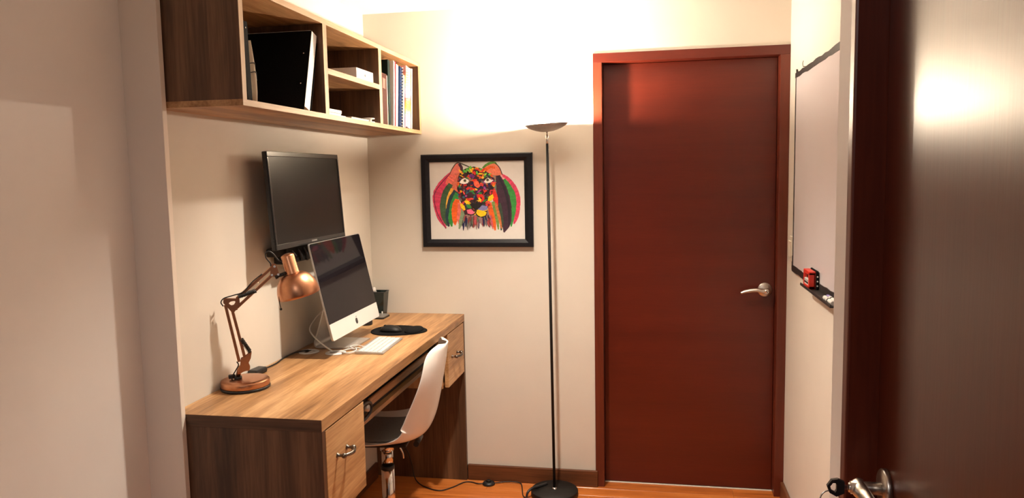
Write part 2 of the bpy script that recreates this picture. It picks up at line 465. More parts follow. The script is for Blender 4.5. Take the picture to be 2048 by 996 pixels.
def lever(parent, rose, face, tang, mat, name='lever_handle', lab=None, drop=0.012, neck=0.05, L=0.115):
    """rose: centre on the leaf; face: outward normal; tang: direction the lever points."""
    c = Vector(rose); n = Vector(face); t = Vector(tang)
    bm = new_bm()
    add_cyl(bm, c+n*0.006, c+n*(neck+0.012), 0.0105, n=20)
    k = c+n*neck
    path = [k-t*0.012, k+t*0.015, k+t*0.045+Vector((0, 0, 0.004)), k+t*(L*0.75)+Vector((0, 0, -0.002))-n*0.004, k+t*L+Vector((0, 0, -drop))-n*0.006]
    add_tube(bm, path, lambda s: 0.0085*(1-s)**0.6+0.0055, n=14, flat=0.75)
    h = obj(name, bm, mat, parent, lab)
    bm = new_bm()
    add_lathe(bm, [(0, 0.0), (0.033, 0.0), (0.033, 0.006), (0.031, 0.0085), (0, 0.0085)], c+n*0.0003, n, 40)
    obj('rosette', bm, mat, h)
    bm = new_bm()
    add_lathe(bm, [(0, 0), (0.008, 0), (0.008, 0.003), (0, 0.003)], k+n*0.012, n, 20)
    obj('lock_cylinder', bm, M['chrome'], h)
    bm = new_bm()
    cc = k+n*0.0152
    side = t
    add_box(bm, cc-side*0.0012-Vector((0, 0, 0.005))-n*0.0003, cc+side*0.0012+Vector((0, 0, 0.005))+n*0.0003)
    obj('keyhole', bm, M['print_dark'], h)
    return h
lever(d1, (1.944, 0.065, 0.991), (0, -1, 0), (-1, 0, 0), M['nickel'], lab='satin nickel lever')

# ---- near door (right foreground), recessed in the corridor wall
LX = 1.80
d2 = thing('door_2', 'glossy dark brown door in the right foreground with a key in its lever', 'door', (LX, -2.32, 0), kind='structure')
boxpart('frame_post', (CR-0.001, -2.32, 0), (CR+0.115, -2.2875, 2.10), M['mahogany_z'], d2, 0.004)
boxpart('frame_post', (CR-0.001, -3.2565, 0), (CR+0.115, -3.22, 2.10), M['mahogany_z'], d2, 0.004)
boxpart('frame_head', (CR-0.001, -3.2565, 2.10), (CR+0.115, -2.2875, 2.139), M['mahogany_dark'], d2, 0.004)
boxpart('door_leaf', (LX, -3.218, 0.006), (LX+0.04, -2.322, 2.098), M['mahogany_dark'], d2, 0.001)
lever(d2, (LX, -2.383, 1.036), (-1, 0, 0), (0, -1, 0), M['nickel'], lab='satin nickel lever', neck=0.044)

# ================================================================== WALL SHELF
DS, ZS, ZT, YS = 0.2875, 1.7661, 2.1133, -1.6729
sh = thing('wall_shelf', 'long oak laminate open wall shelf hung above the desk', 'shelf', (0, YS, ZS))
e = 0.002
def shelf_panel(name, a, b, mat, edge=None):
    p = boxpart(name, a, b, mat, sh, 0.0006)
    return p
XF = DS-0.0012
shelf_panel('bottom_panel', (0.0005, YS, ZS), (XF, -0.0005, ZS+0.018), M['oak_y'])
shelf_panel('top_panel', (0.0005, YS, ZT-0.018), (XF, -0.0005, ZT), M['oak_y'])
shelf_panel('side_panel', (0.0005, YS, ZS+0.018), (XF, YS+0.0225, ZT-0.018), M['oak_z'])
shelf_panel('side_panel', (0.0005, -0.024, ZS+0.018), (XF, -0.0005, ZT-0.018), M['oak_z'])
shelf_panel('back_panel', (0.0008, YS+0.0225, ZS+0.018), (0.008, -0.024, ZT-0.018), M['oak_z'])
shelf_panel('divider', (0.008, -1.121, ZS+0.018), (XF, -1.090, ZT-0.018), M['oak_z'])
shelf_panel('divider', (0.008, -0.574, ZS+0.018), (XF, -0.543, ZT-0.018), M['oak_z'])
shelf_panel('middle_shelf', (0.008, -1.090, 1.926), (XF, -0.574, 1.946), M['oak_y'])
for nm, a, b, mm in (('edge_band', (YS, ZS), (-0.0005, ZS+0.018), 'oak_edge'), ('edge_band', (YS, ZT-0.018), (-0.0005, ZT), 'oak_edge'),
                 ('edge_band', (YS, ZS+0.018), (YS+0.0225, ZT-0.018), 'oak_edge_z'), ('edge_band', (-0.024, ZS+0.018), (-0.0005, ZT-0.018), 'oak_edge_z'),
                 ('edge_band', (-1.121, ZS+0.018), (-1.090, ZT-0.018), 'oak_edge_z'), ('edge_band', (-0.574, ZS+0.018), (-0.543, ZT-0.018), 'oak_edge_z'),
                 ('edge_band', (-1.090, 1.926), (-0.574, 1.946), 'oak_edge')):
    boxpart(nm, (XF, a[0], a[1]), (DS, b[0], b[1]), M[mm], sh, 0.0003)

# ---- things on the shelf.  slab(): upright book leaning along y
Z0 = ZS+0.0186
def slab_bm(x0, x1, yb, yt, h, t, z0=Z0, bev=0.001, href=None):
    """Upright slab; near face foot at yb and head at yt (lean), thickness t towards +y."""
    bm = new_bm(); add_box(bm, (x0, 0, 0), (x1, t, h), bev)
    ang = math.atan2(yb-yt, href or h)
    R = Matrix.Rotation(ang, 4, 'X')
    bmesh.ops.transform(bm, matrix=Matrix.Translation((0, yb, z0)) @ R, verts=bm.verts)
    lowest = min(v.co.z for v in bm.verts)
    bmesh.ops.translate(bm, verts=bm.verts, vec=(0, 0, z0-lowest))
    return bm

# compartment 1
t = thing('document_folder', 'thin black folder upright at the near end of the wall shelf', 'folder', (0.15, -1.63, Z0))
obj('cover', slab_bm(0.03, 0.272, -1.618, -1.628, 0.225, 0.026), M['black_matt'], t)
obj('edge_strip', slab_bm(0.035, 0.270, -1.5915, -1.6015, 0.218, 0.002), M['alu'], t, 'silver edge')
bm = new_bm(); add_lathe(bm, [(0, 0), (0.0028, 0), (0.002, 0.002), (0, 0.0022)], (0.272, -1.614, Z0+0.207), (1, 0, 0), 12)
obj('snap', bm, M['chrome'], t)

t = thing('printed_pouch', 'cream pouch with black brush lettering leaning on the thin black folder', 'pouch', (0.2, -1.56, Z0))
bm = new_bm()
prof = [(-1.5795, 0.000, 0.030), (-1.5815, 0.03, 0.040), (-1.583, 0.07, 0.040), (-1.585, 0.11, 0.030), (-1.588, 0.15, 0.018), (-1.590, 0.176, 0.008)]
rings = []
for (yy, zz, th) in prof:
    ring = []
    for k in range(20):
        a = 2*PI*k/20
        ring.append(bm.verts.new((0.17+0.10*math.cos(a), yy+th/2+0.003+th/2*math.sin(a), Z0+0.0004+zz)))
    rings.append(ring)
for A, B in zip(rings[:-1], rings[1:]):
    for k in range(20):
        f = bm.faces.new((A[k], A[(k+1) % 20], B[(k+1) % 20], B[k])); f.smooth = True
bm.faces.new(rings[0]); bm.faces.new(rings[-1])
obj('body', bm, M['cream_cloth'], t)
bm = new_bm()
def on_pouch(zz, a):
    for (p, q) in zip(prof[:-1], prof[1:]):
        if p[1] <= zz <= q[1]:
            s = (zz-p[1])/(q[1]-p[1]); yy = p[0]+(q[0]-p[0])*s; th = p[2]+(q[2]-p[2])*s
            return Vector((0.17+0.1006*math.cos(a), yy+th/2+0.003+(th/2+0.0006)*math.sin(a), Z0+0.0004+zz))
for pts, r in (([(0.135, 0.25), (0.128, 0.55), (0.112, 0.75), (0.105, 0.6), (0.120, 0.35)], 0.0017),
          ([(0.112, -0.55), (0.113, -0.1), (0.104, 0.25), (0.090, 0.4), (0.085, 0.3)], 0.0014),
          ([(0.086, -0.5), (0.088, -0.1), (0.080, 0.2), (0.068, 0.3), (0.064, 0.15)], 0.0014)):
    add_tube(bm, [on_pouch(zz, a) for zz, a in pts], r, 6)
obj('lettering', bm, M['print_dark'], t, 'black brush lettering')

t = thing('ring_binder', 'large black binder with a white page edge leaning in the first shelf compartment', 'binder', (0.15, -1.2, Z0))
obj('cover', slab_bm(0.012, 0.266, -1.250, -1.160, 0.292, 0.004, href=0.292), M['black_matt'], t)
obj('cover', slab_bm(0.012, 0.266, -1.196, -1.106, 0.276, 0.003, href=0.292), M['black_matt'], t)
obj('pages', slab_bm(0.02, 0.262, -1.2435, -1.1535, 0.278, 0.043, Z0+0.004, href=0.292), M['paper'], t, 'white page block')
obj('label_strip', slab_bm(0.2622, 0.2655, -1.2425, -1.1525, 0.276, 0.041, Z0+0.004, href=0.292), M['box_white'], t, 'white edge label strip')
for zz in (0.20, 0.095):
    bm = new_bm()
    yb = -1.250+0.090*zz/0.292
    add_lathe(bm, [(0, 0), (0.0032, 0), (0.0022, 0.0022), (0, 0.0025)], (0.245, yb-0.0002, Z0+zz), (0, -1, 0.3), 12)
    obj('snap', bm, M['chrome'], t)

# compartment 2
def apple_mark(cx, cz, s):
    """small bitten-fruit mark polygons in (u, v)."""
    pts = []
    for k in range(28):
        a = 2*PI*k/28
        r = 1.0-0.10*max(0, math.cos(a-PI/2))**6-0.10*max(0, math.cos(a+PI/2))**8
        uu, vv = r*math.cos(a)*0.92, r*math.sin(a)
        if vv < 0: uu *= 1-0.18*vv*vv
        d = math.hypot(uu-1.12, vv-0.15)
        if d < 0.45:
            uu = 1.12-(0.45)*(1.12-uu)/max(d, 1e-3) if uu < 1.12 else uu
        pts.append((cx+uu*s, cz+vv*s))
    leaf = [(cx+0.02*s, cz+1.05*s), (cx+0.10*s, cz+1.35*s), (cx+0.40*s, cz+1.60*s), (cx+0.36*s, cz+1.25*s)]
    return pts, leaf
t = thing('carton', 'white gadget carton with a small dark emblem on the middle shelf', 'box', (0.18, -0.71, 1.9466))
boxpart('carton_body', (0.055, -0.802, 1.9468), (0.279, -0.622, 1.988), M['box_white'], t, 0.0015)
bm = new_bm()
body, leaf = apple_mark(-0.712, 1.966, 0.0062)
for poly in (body, leaf):
    add_prism(bm, poly, 0.2788, 0.2796, lambda u, v, w: (w, u, v))
obj('emblem', bm, M['print_dark'], t, 'small dark fruit emblem')

t = thing('small_carton', 'small pale box lying in the lower middle shelf compartment', 'box', (0.2, -0.99, Z0))
boxpart('lid', (0.18, -1.040, Z0+0.013), (0.262, -0.922, Z0+0.026), M['grey_card'], t, 0.002)
boxpart('tray', (0.182, -1.038, Z0), (0.260, -0.924, Z0+0.013), M['paper'], t, 0.001)
tag(boxpart('notecard', (0.255, -1.082, Z0), (0.283, -0.935, Z0+0.003), M['paper'], None, 0.0005), 'white card lying flat at the front of the lower middle compartment', 'card')
t = thing('flat_notebook', 'flat pale notebook lying in the lower middle shelf compartment', 'notebook', (0.2, -0.72, Z0))
boxpart('cover', (0.10, -0.84, Z0+0.008), (0.268, -0.655, Z0+0.0095), M['grey_card'], t, 0.0004)
boxpart('pages', (0.102, -0.838, Z0+0.0015), (0.266, -0.657, Z0+0.008), M['paper'], t, 0.0004)
boxpart('cover', (0.10, -0.84, Z0), (0.268, -0.655, Z0+0.0015), M['grey_card'], t, 0.0004)
t = thing('tape_reel', 'small white spool lying by the flat notebook', 'spool', (0.25, -0.62, Z0))
bm = new_bm()
add_lathe(bm, [(0, 0), (0.026, 0), (0.026, 0.004), (0.014, 0.005), (0.014, 0.014), (0.026, 0.015), (0.026, 0.019), (0, 0.019)], (0.25, -0.618, Z0), (0, 0, 1), 30)
obj('core', bm, M['white_plastic'], t)

# compartment 3, books from the divider to the far end
def book(name, label, cat, x0, x1, yb, yt, h, th, cover, pages=True, group='books in the far shelf compartment'):
    t = thing(name, label, cat, ((x0+x1)/2, yb, Z0), group=group)
    if pages and th > 0.008:
        c = 0.002
        obj('pages', slab_bm(x0+0.004, x1-0.003, yb+c, yt+c, h-0.006, th-2*c, Z0+0.003), M['paper'], t)
        obj('cover', slab_bm(x0, x1, yb, yt, h, c-0.0001), cover, t)
        obj('cover', slab_bm(x0, x1, yb+th-c, yt+th-c, h, c), cover, t)
        obj('spine', slab_bm(x1-0.003, x1, yb+0.002, yt+0.002, h, th-0.004), cover, t)
    else:
        obj('cover', slab_bm(x0, x1, yb, yt, h, th), cover, t)
    return t
# brown journal: spine and pale page edge show
t = thing('journal', 'short brown journal with cream pages next to the far shelf divider', 'book', (0.18, -0.52, Z0), group='books in the far shelf compartment')
obj('spine', slab_bm(0.255, 0.270, -0.505, -0.502, 0.222, 0.070), M['brown_leather'], t)
obj('cover', slab_bm(0.11, 0.255, -0.505, -0.502, 0.222, 0.004), M['brown_leather'], t)
obj('pages', slab_bm(0.115, 0.262, -0.4345, -0.4315, 0.218, 0.028, Z0+0.002), M['cream_cloth'], t, 'cream page block')
obj('spine_label', slab_bm(0.2702, 0.2708, -0.493, -0.490, 0.045, 0.04, Z0+0.155), speckle(base_mat('faded_spine_label', (0.16, 0.06, 0.045, 1), 0.35), 60, 0.2), t, 'faded spine label')
book('file_folder', 'tall dark green folder behind the short brown journal', 'folder', 0.02, 0.264, -0.402, -0.398, 0.292, 0.026, M['green_board'], pages=False)
book('paper_folder', 'thin white folder leaning beside the tall green folder', 'folder', 0.05, 0.272, -0.366, -0.340, 0.296, 0.006, M['paper'], pages=False)
book('paper_folder', 'second thin white folder, left of the crimson booklet', 'folder', 0.05, 0.268, -0.354, -0.326, 0.294, 0.012, M['box_white'], pages=False)
book('slim_booklet', 'thin crimson booklet between white folders', 'booklet', 0.05, 0.270, -0.338, -0.308, 0.296, 0.006, M['crimson'], pages=False)
book('slim_booklet', 'white booklet right of the crimson one', 'booklet', 0.05, 0.271, -0.3305, -0.2995, 0.285, 0.016, M['box_white'], pages=False)
book('slim_booklet', 'pale blue booklet touching the navy spiral notebook', 'booklet', 0.05, 0.270, -0.3125, -0.2810, 0.282, 0.010, M['pale_blue'], pages=False)

def spiral(name, label, x0, x1, yb, yt, h, th, cover, front, coil_y, coil_mat, n=22):
    t = thing(name, label, 'notebook', ((x0+x1)/2, yb, Z0), group='books in the far shelf compartment')
    obj('cover', slab_bm(x0, x1, yb, yt, h, 0.002), cover, t)
    obj('pages', slab_bm(x0, x1-0.001, yb+0.0022, yt+0.0022, h-0.002, th-0.0044), front, t)
    obj('cover', slab_bm(x0, x1, yb+th-0.002, yt+th-0.002, h, 0.002), cover, t)
    bm = new_bm()
    for k in range(n):
        s = (k+0.6)/n
        zz = Z0+h*s; yy = yb+(yt-yb)*s+coil_y
        c = Vector((x1+0.001, yy, zz))
        t2 = [c+Vector((0.0055*math.cos(a), 0.0075*math.sin(a), 0.0008*math.sin(a))) for a in [2*PI*i/10 for i in range(10)]]
        add_tube(bm, t2, 0.0017, 6, 1, closed=True)
    c = obj('spiral_binding', bm, coil_mat, t)
    c['kind'] = 'stuff'
    return t
spiral('spiral_notebook', 'navy blue spiral notebook in the far shelf compartment', 0.055, 0.276, -0.300, -0.2675, 0.280, 0.040, M['navy'], M['navy'], 0.026, M['alu'], 20)
book('slim_booklet', 'grey white card folder between the two spiral notebooks', 'booklet', 0.05, 0.280, -0.2565, -0.229, 0.245, 0.014, M['paper'], pages=False)
spiral('spiral_notebook', 'spiral notebook with a rainbow coloured cover at the far end', 0.06, 0.286, -0.238, -0.207, 0.288, 0.070, M['rainbow'], M['rainbow'], 0.014, M['chrome'], 24)
# clear plastic sleeve leaning in front
m = base_mat('clear_plastic_sleeve', (0.9, 0.9, 0.92, 1), 0.25); m.node_tree.nodes['Principled BSDF'].inputs['Alpha'].default_value = 0.75
book('plastic_sleeve', 'milky white plastic sleeve at the right of the rainbow notebook', 'sleeve', 0.06, 0.288, -0.160, -0.130, 0.287, 0.012, m, pages=False)
t = thing('sticky_pad', 'yellow card standing at the back of the far shelf compartment', 'card', (0.16, -0.07, Z0))
obj('sheet', slab_bm(0.16, 0.22, -0.062, -0.070, 0.245, 0.012), M['yellow'], t)

# ================================================================== DESK
YD = -1.677
dk = thing('desk', 'oak laminate writing desk with two hanging drawers against the left wall', 'desk', (0.24, -0.84, 0))
g = 0.002
boxpart('desktop', (0.0008, YD, HD-0.036), (DD, -0.0008, HD), M['oak_y'], dk, 0.0008)
boxpart('shaded_end_skin', (0.0008, YD-0.0012, HD-0.036), (DD-0.0004, YD, HD-0.0006), M['oak_end'], dk, 0.0003)  # thin skin in darkened oak, paints the shade on the near desktop end
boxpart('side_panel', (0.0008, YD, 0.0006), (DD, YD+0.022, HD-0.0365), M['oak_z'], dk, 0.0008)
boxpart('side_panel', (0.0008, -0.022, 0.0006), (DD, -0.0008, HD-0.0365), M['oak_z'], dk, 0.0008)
# near drawer case and front
dz0 = 0.50
def drawer_unit(y0, y1, z0, inner_y, hy0, hy1, hz):
    zt = HD-0.037
    boxpart('drawer_side', (0.06, inner_y-0.009, z0), (DD-0.022, inner_y+0.009, zt), M['oak_case'], dk, 0.0006)
    boxpart('drawer_bottom', (0.06, min(y0, y1)+0.02, z0+0.002), (DD-0.024, max(y0, y1)-0.02, z0+0.016), M['oak_y'], dk, 0.0006)
    d = boxpart('drawer', (DD-0.020, y0, z0-0.002), (DD-0.0005, y1, zt-0.004), M['oak_drawer'], dk, 0.001)
    a = Vector((DD-0.0005, hy0, hz)); b = Vector((DD-0.0005, hy1, hz))
    bm = new_bm()
    for q in (a, b):
        add_lathe(bm, [(0, 0), (0.0085, 0), (0.0085, 0.002), (0.005, 0.004), (0.0045, 0.014), (0.0075, 0.018), (0.0085, 0.024), (0.005, 0.030), (0, 0.031)], q, (1, 0, 0), 20)
    o = Vector((1, 0, 0)); mid = (a+b)/2
    add_tube(bm, [a+o*0.022, a*0.72+b*0.28+o*0.033, mid+o*0.036, a*0.28+b*0.72+o*0.033, b+o*0.022], lambda s: 0.0045+0.0022*math.sin(PI*s), 12)
    obj('drawer_handle', bm, M['bronze'], d, 'curved pewter bow handle')
    return d
M['oak_drawer'] = wood('oak_drawer_front', 1, *OAK, rough=0.42, board=0.4, streak=0.6, knots=0.25)
drawer_unit(-1.652, -1.358, 0.535, -1.372, -1.578, -1.506, 0.720)
drawer_unit(-0.316, -0.0235, 0.572, -0.345, -0.250, -0.158, 0.703)
# pull-out tray under the top, with its rails
boxpart('keyboard_tray', (0.10, -1.335, 0.694), (0.430, -0.375, 0.712), M['oak_y'], dk, 0.001)
boxpart('tray_front', (0.412, -1.15, 0.735), (0.424, -0.43, 0.764), M['oak_y'], dk, 0.004)
boxpart('slide_rail', (0.10, -1.360, 0.716), (0.44, -1.342, 0.79), M['black'], dk, 0.001, 'black metal slide rail')
boxpart('slide_rail', (0.10, -0.372, 0.716), (0.44, -0.354, 0.79), M['black'], dk, 0.001, 'black metal slide rail')
for yy in (-1.352, -0.362):
    boxpart('rail_hanger', (0.14, yy-0.006, 0.788), (0.40, yy+0.006, HD-0.037), M['black'], dk, 0.0005, 'black metal hanger')
bm = new_bm()
add_tube(bm, [(0.428, -1.335, 0.72), (0.434, -1.315, 0.755), (0.438, -1.27, 0.772), (0.436, -1.21, 0.77), (0.434, -1.17, 0.752), (0.432, -1.18, 0.722), (0.43, -1.24, 0.712), (0.428, -1.30, 0.712)], 0.006, 8, closed=False)
obj('cable_loop', bm, M['black'], dk, 'black looped cable')
bm = new_bm(); add_lathe(bm, [(0, 0), (0.012, 0), (0.012, 0.03), (0, 0.03)], (0.41, -1.205, 0.748), (1, 0, 0), 24)
obj('roller', bm, M['alu'], dk, 'pale roller end')
boxpart('tray_backing', (0.385, -1.335, 0.7125), (0.408, -0.378, 0.790), M['black'], dk, 0.001, 'black tray backing')
# grommets
for gx, gy in ((0.062, -0.876), (0.178, -0.880)):
    bm = new_bm(); add_lathe(bm, [(0.024, 0.0), (0.041, 0.0), (0.041, 0.002), (0.037, 0.004), (0.026, 0.004), (0.024, 0.0)], (gx, gy, HD+0.0002), (0, 0, 1), 40)
    gr = obj('cable_grommet', bm, M['white_plastic'], dk, 'white plastic cable grommet')
    bm = new_bm()
    if gx < 0.1:
        add_lathe(bm, [(0, 0), (0.0245, 0), (0.0245, 0.002), (0, 0.0022)], (gx, gy, HD+0.0004), (0, 0, 1), 30)
        add_box(bm, (gx-0.012, gy-0.02, HD+0.0026), (gx+0.002, gy+0.022, HD+0.003))
        for f in bm.faces: f.material_index = 1 if f.calc_center_median().z > HD+0.00255 else 0
        obj('grommet_cap', bm, [M['white_plastic'], M['print_dark']], gr)
    else:
        add_lathe(bm, [(0, 0), (0.0245, 0), (0.0245, 0.001), (0, 0.001)], (gx, gy, HD+0.0003), (0, 0, 1), 30)
        obj('grommet_hole', bm, M['grey_card'], gr)

# ================================================================== WALL MONITOR
mo = thing('wall_monitor', 'wide black monitor mounted on the wall below the shelf', 'monitor', (0.09, -0.875, 1.3))
YA, YB = -1.184, -0.572
zt_, zb_ = 1.656, 1.303
tilt = math.atan2(0.022, zt_-zb_)
def mon_xf(bm):
    bmesh.ops.transform(bm, matrix=Matrix.Translation((0.104, 0, zb_)) @ Matrix.Rotation(-tilt, 4, 'Y'), verts=bm.verts)
    return bm
hM = (zt_-zb_)/math.cos(tilt)
bm = new_bm(); add_box(bm, (-0.016, YA, 0), (0, YB, hM), 0.003); add_box(bm, (-0.034, YA+0.05, 0.03), (-0.015, YB-0.05, hM-0.05), 0.008); obj('casing', mon_xf(bm), M['black'], mo)
bm = new_bm(); add_box(bm, (0.0, YA+0.012, 0.020), (0.0012, YB-0.012, hM-0.018)); obj('screen', mon_xf(bm), M['screen_matt'], mo, 'matt dark screen')
bm = new_bm()
for a, b in (((0.0, YA+0.001, hM-0.018), (0.004, YB-0.001, hM)), ((0.0, YA+0.001, 0), (0.004, YB-0.001, 0.020)), ((0, YA+0.001, 0.02), (0.004, YA+0.012, hM-0.018)), ((0, YB-0.012, 0.02), (0.004, YB-0.001, hM-0.018))):
    add_box(bm, a, b, 0.0015)
obj('bezel', mon_xf(bm), speckle(base_mat('glossy_black_bezel', (0.014, 0.014, 0.014, 1), 0.25), 60, 0.1), mo)
bm = new_bm()
for k in range(6): add_box(bm, (0.004, -0.90+k*0.008, 0.008), (0.0046, -0.895+k*0.008, 0.014))
obj('maker_mark', mon_xf(bm), M['alu'], mo, 'small silver maker mark')
bm = new_bm()
add_box(bm, (0.0008, -0.99, 1.34), (0.014, -0.77, 1.56), 0.002)
add_box(bm, (0.014, -0.93, 1.40), (0.075, -0.83, 1.50), 0.004)
obj('wall_bracket', bm, M['black'], mo, 'black wall bracket')
bm = new_bm()
add_box(bm, (0.012, -1.035, 1.235), (0.07, -0.80, 1.302), 0.006)
add_box(bm, (0.012, -1.09, 1.268), (0.06, -1.02, 1.300), 0.006)
obj('cable_box', bm, M['black_satin'], mo, 'black connector box under the monitor')
bm = new_bm()
for yy, dz in ((-1.0, 0.05), (-0.95, 0.065), (-0.90, 0.07), (-0.86, 0.06)):
    add_tube(bm, [(0.05, yy, 1.31), (0.075, yy+0.01, 1.27), (0.076, yy+0.02, 1.31-dz), (0.05, yy+0.03, 1.25)], 0.005, 8)
obj('cable', bm, M['black'], mo)
bm = new_bm(); add_box(bm, (-0.012, YA-0.003, 0.03), (-0.004, YA+0.001, 0.045), 0.001); obj('side_button', mon_xf(bm), M['black'], mo)

# ================================================================== SILVER DESKTOP COMPUTER
IC = Vector((0.169, -0.72, 1.120))
ITILT, IYAW, IW, IH = 0.216, 0.021, 0.528, 0.386
n_ = Vector((math.cos(IYAW), math.sin(IYAW), 0)); s_ = Vector((-math.sin(IYAW), math.cos(IYAW), 0))
up_ = Vector((-math.sin(ITILT)*n_.x, -math.sin(ITILT)*n_.y, math.cos(ITILT)))
nn_ = s_.cross(up_)
XI = Matrix(((nn_.x, s_.x, up_.x, IC.x), (nn_.y, s_.y, up_.y, IC.y), (nn_.z, s_.z, up_.z, IC.z), (0, 0, 0, 1)))
ic = thing('desktop_computer', 'silver all-in-one desktop computer with a dark glossy screen on the desk', 'computer', (0.12, -0.72, HD))
def rounded_rect(y0, y1, z0, z1, r, n=6):
    pts = []
    for cy, cz, a0 in ((y1-r, z1-r, 0), (y0+r, z1-r, PI/2), (y0+r, z0+r, PI), (y1-r, z0+r, 3*PI/2)):
        for k in range(n+1):
            a = a0+PI/2*k/n
            pts.append((cy+r*math.cos(a), cz+r*math.sin(a)))
    return pts
def yz(u, v, w): return (w, u, v)
def iobj(name, bm, mat, label=None, parent=None):
    bmesh.ops.transform(bm, matrix=XI, verts=bm.verts)
    return obj(name, bm, mat, parent or ic, label)
hw, hh = IW/2, IH/2
CH = 0.066
bm = new_bm()
# curved back shell: stacked outlines
outl = [(0.0, 1.0), (-0.006, 1.0), (-0.012, 0.96), (-0.022, 0.80), (-0.032, 0.55), (-0.036, 0.3)]
prev = None
for w, sc in outl:
    ring = [bm.verts.new((w, u*sc, v*sc)) for u, v in rounded_rect(-hw, hw, -hh, hh, 0.012)]
    if prev:
        for k in range(len(ring)):
            f = bm.faces.new((prev[k], prev[(k+1) % len(ring)], ring[(k+1) % len(ring)], ring[k])); f.smooth = w < -0.008
    else:
        bm.faces.new(ring)
    prev = ring
bm.faces.new(prev)
iobj('casing', bm, M['alu'])
bm = new_bm(); add_prism(bm, [(-hw+0.0025, -hh+CH), (hw-0.0025, -hh+CH)]+[p for p in rounded_rect(-hw+0.0025, hw-0.0025, -hh+CH, hh-0.0025, 0.010) if p[1] > 0], 0.0002, 0.0016, yz)
iobj('screen', bm, M['screen_gloss'], 'dark glossy screen')
bm = new_bm(); add_prism(bm, [p for p in rounded_rect(-hw+0.0008, hw-0.0008, -hh+0.0008, -hh+CH-0.0005, 0.010) if p[1] < -hh+0.02]+[(hw-0.0008, -hh+CH-0.0005), (-hw+0.0008, -hh+CH-0.0005)], 0.0002, 0.0018, yz)
iobj('chin', bm, speckle(base_mat('satin_aluminium_front', (0.66, 0.65, 0.63, 1), 0.45, 0.2), 300, 0.02), 'plain aluminium band below the screen')
bm = new_bm()
body, leaf = apple_mark(0, -hh+CH*0.47, 0.0135)
for poly in (body, leaf): add_prism(bm, poly, 0.0016, 0.0024, yz)
iobj('emblem', bm, M['print_dark'], 'dark bitten fruit emblem')
# stand: neck from the back down to a foot
bm = new_bm()
y0, y1 = IC.y-0.095, IC.y+0.095
prof = [(0.118, 1.085), (0.102, 1.02), (0.080, 0.95), (0.062, 0.90), (0.058, 0.880), (0.066, 0.868), (0.09, 0.8665), (0.16, 0.8665), (0.224, 0.8660)]
P = smooth_path([(a, 0, b) for a, b in prof], 5)
th = 0.0055
L1 = []; L2 = []
for i, p in enumerate(P):
    d = (P[min(i+1, len(P)-1)]-P[max(i-1, 0)]).normalized(); nrm = Vector((d.z, 0, -d.x))
    L1.append(p+nrm*th/2); L2.append(p-nrm*th/2)
rows = []
for a, b in zip(L1, L2):
    rows.append([bm.verts.new((a.x, y0, max(a.z, HD+0.0006))), bm.verts.new((a.x, y1, max(a.z, HD+0.0006))), bm.verts.new((b.x, y1, max(b.z, HD+0.0006))), bm.verts.new((b.x, y0, max(b.z, HD+0.0006)))])
for A, B in zip(rows[:-1], rows[1:]):
    for k in range(4):
        bm.faces.new((A[k], A[(k+1) % 4], B[(k+1) % 4], B[k]))
bm.faces.new(rows[0]); bm.faces.new(rows[-1])
st = obj('stand', bm, M['alu'], ic, 'bent aluminium stand')
bm = new_bm(); add_lathe(bm, [(0.012, 0), (0.017, 0), (0.017, 0.009), (0.012, 0.009), (0.012, 0)], (0.068, IC.y, 0.925), (-1, 0, 0.35), 24)
obj('cable_ring', bm, M['white_plastic'], st, 'white ring of the cable hole')
bm = new_bm()
add_tube(bm, [(0.095, IC.y-0.03, 1.03), (0.052, IC.y-0.05, 0.985), (0.044, IC.y-0.10, 0.95), (0.075, -0.865, 0.93), (0.13, -0.895, 0.90), (0.168, -0.886, HD+0.008)], 0.0032, 10)
obj('power_cable', bm, M['white_plastic'], ic, 'white power cable dropping to the grommet')

# ================================================================== THINGS ON THE DESK
Z1 = HD+0.0004
# keyboard
kb = thing('keyboard', 'slim white keyboard in front of the silver computer', 'keyboard', (0.318, -0.755, HD))
a = Vector((0.263, -0.888)); b = Vector((0.374, -0.900)); c = Vector((0.374, -0.620)); d = Vector((0.2555, -0.606))
bm = new_bm()
add_box(bm, (-0.057, -0.1395, 0), (0.057, 0.1395, 0.008), 0.002)
for v in bm.verts:
    if v.co.z > 0.004: v.co.z += 0.0045*(-(v.co.x)/0.057)*0.5+0.001
RK = Matrix.Translation((0.3165, -0.752, Z1)) @ Matrix.Rotation(0.05, 4, 'Z')
bmesh.ops.transform(bm, matrix=RK, verts=bm.verts)
obj('case', bm, M['alu'], kb)
bm = new_bm()
rows = [14, 14, 14, 13, 12]
for r in range(5):
    xx = -0.046+r*0.0192
    wtot = 0.270
    nk = rows[r]
    wid = [1.0]*nk
    if r == 3: wid[-1] = 1.9
    if r == 2: wid[0] = 1.4; wid[-1] = 1.6
    if r == 4:
        nk = 8; wid = [1, 1, 1.2, 5.2, 1.2, 1, 1, 1.2]
    sc = wtot/sum(wid); yy = -0.135
    for wv in wid:
        zt = 0.0085+0.00225*(-(xx+0.009)/0.057)
        add_box(bm, (xx, yy+0.0018, 0.006), (xx+0.0160, yy+wv*sc-0.0018, zt+0.0026), 0.0008, 1)
        yy += wv*sc
bmesh.ops.transform(bm, matrix=RK, verts=bm.verts)
ks = obj('keys', bm, M['white_plastic'], kb, 'white keys'); ks['kind'] = 'stuff'

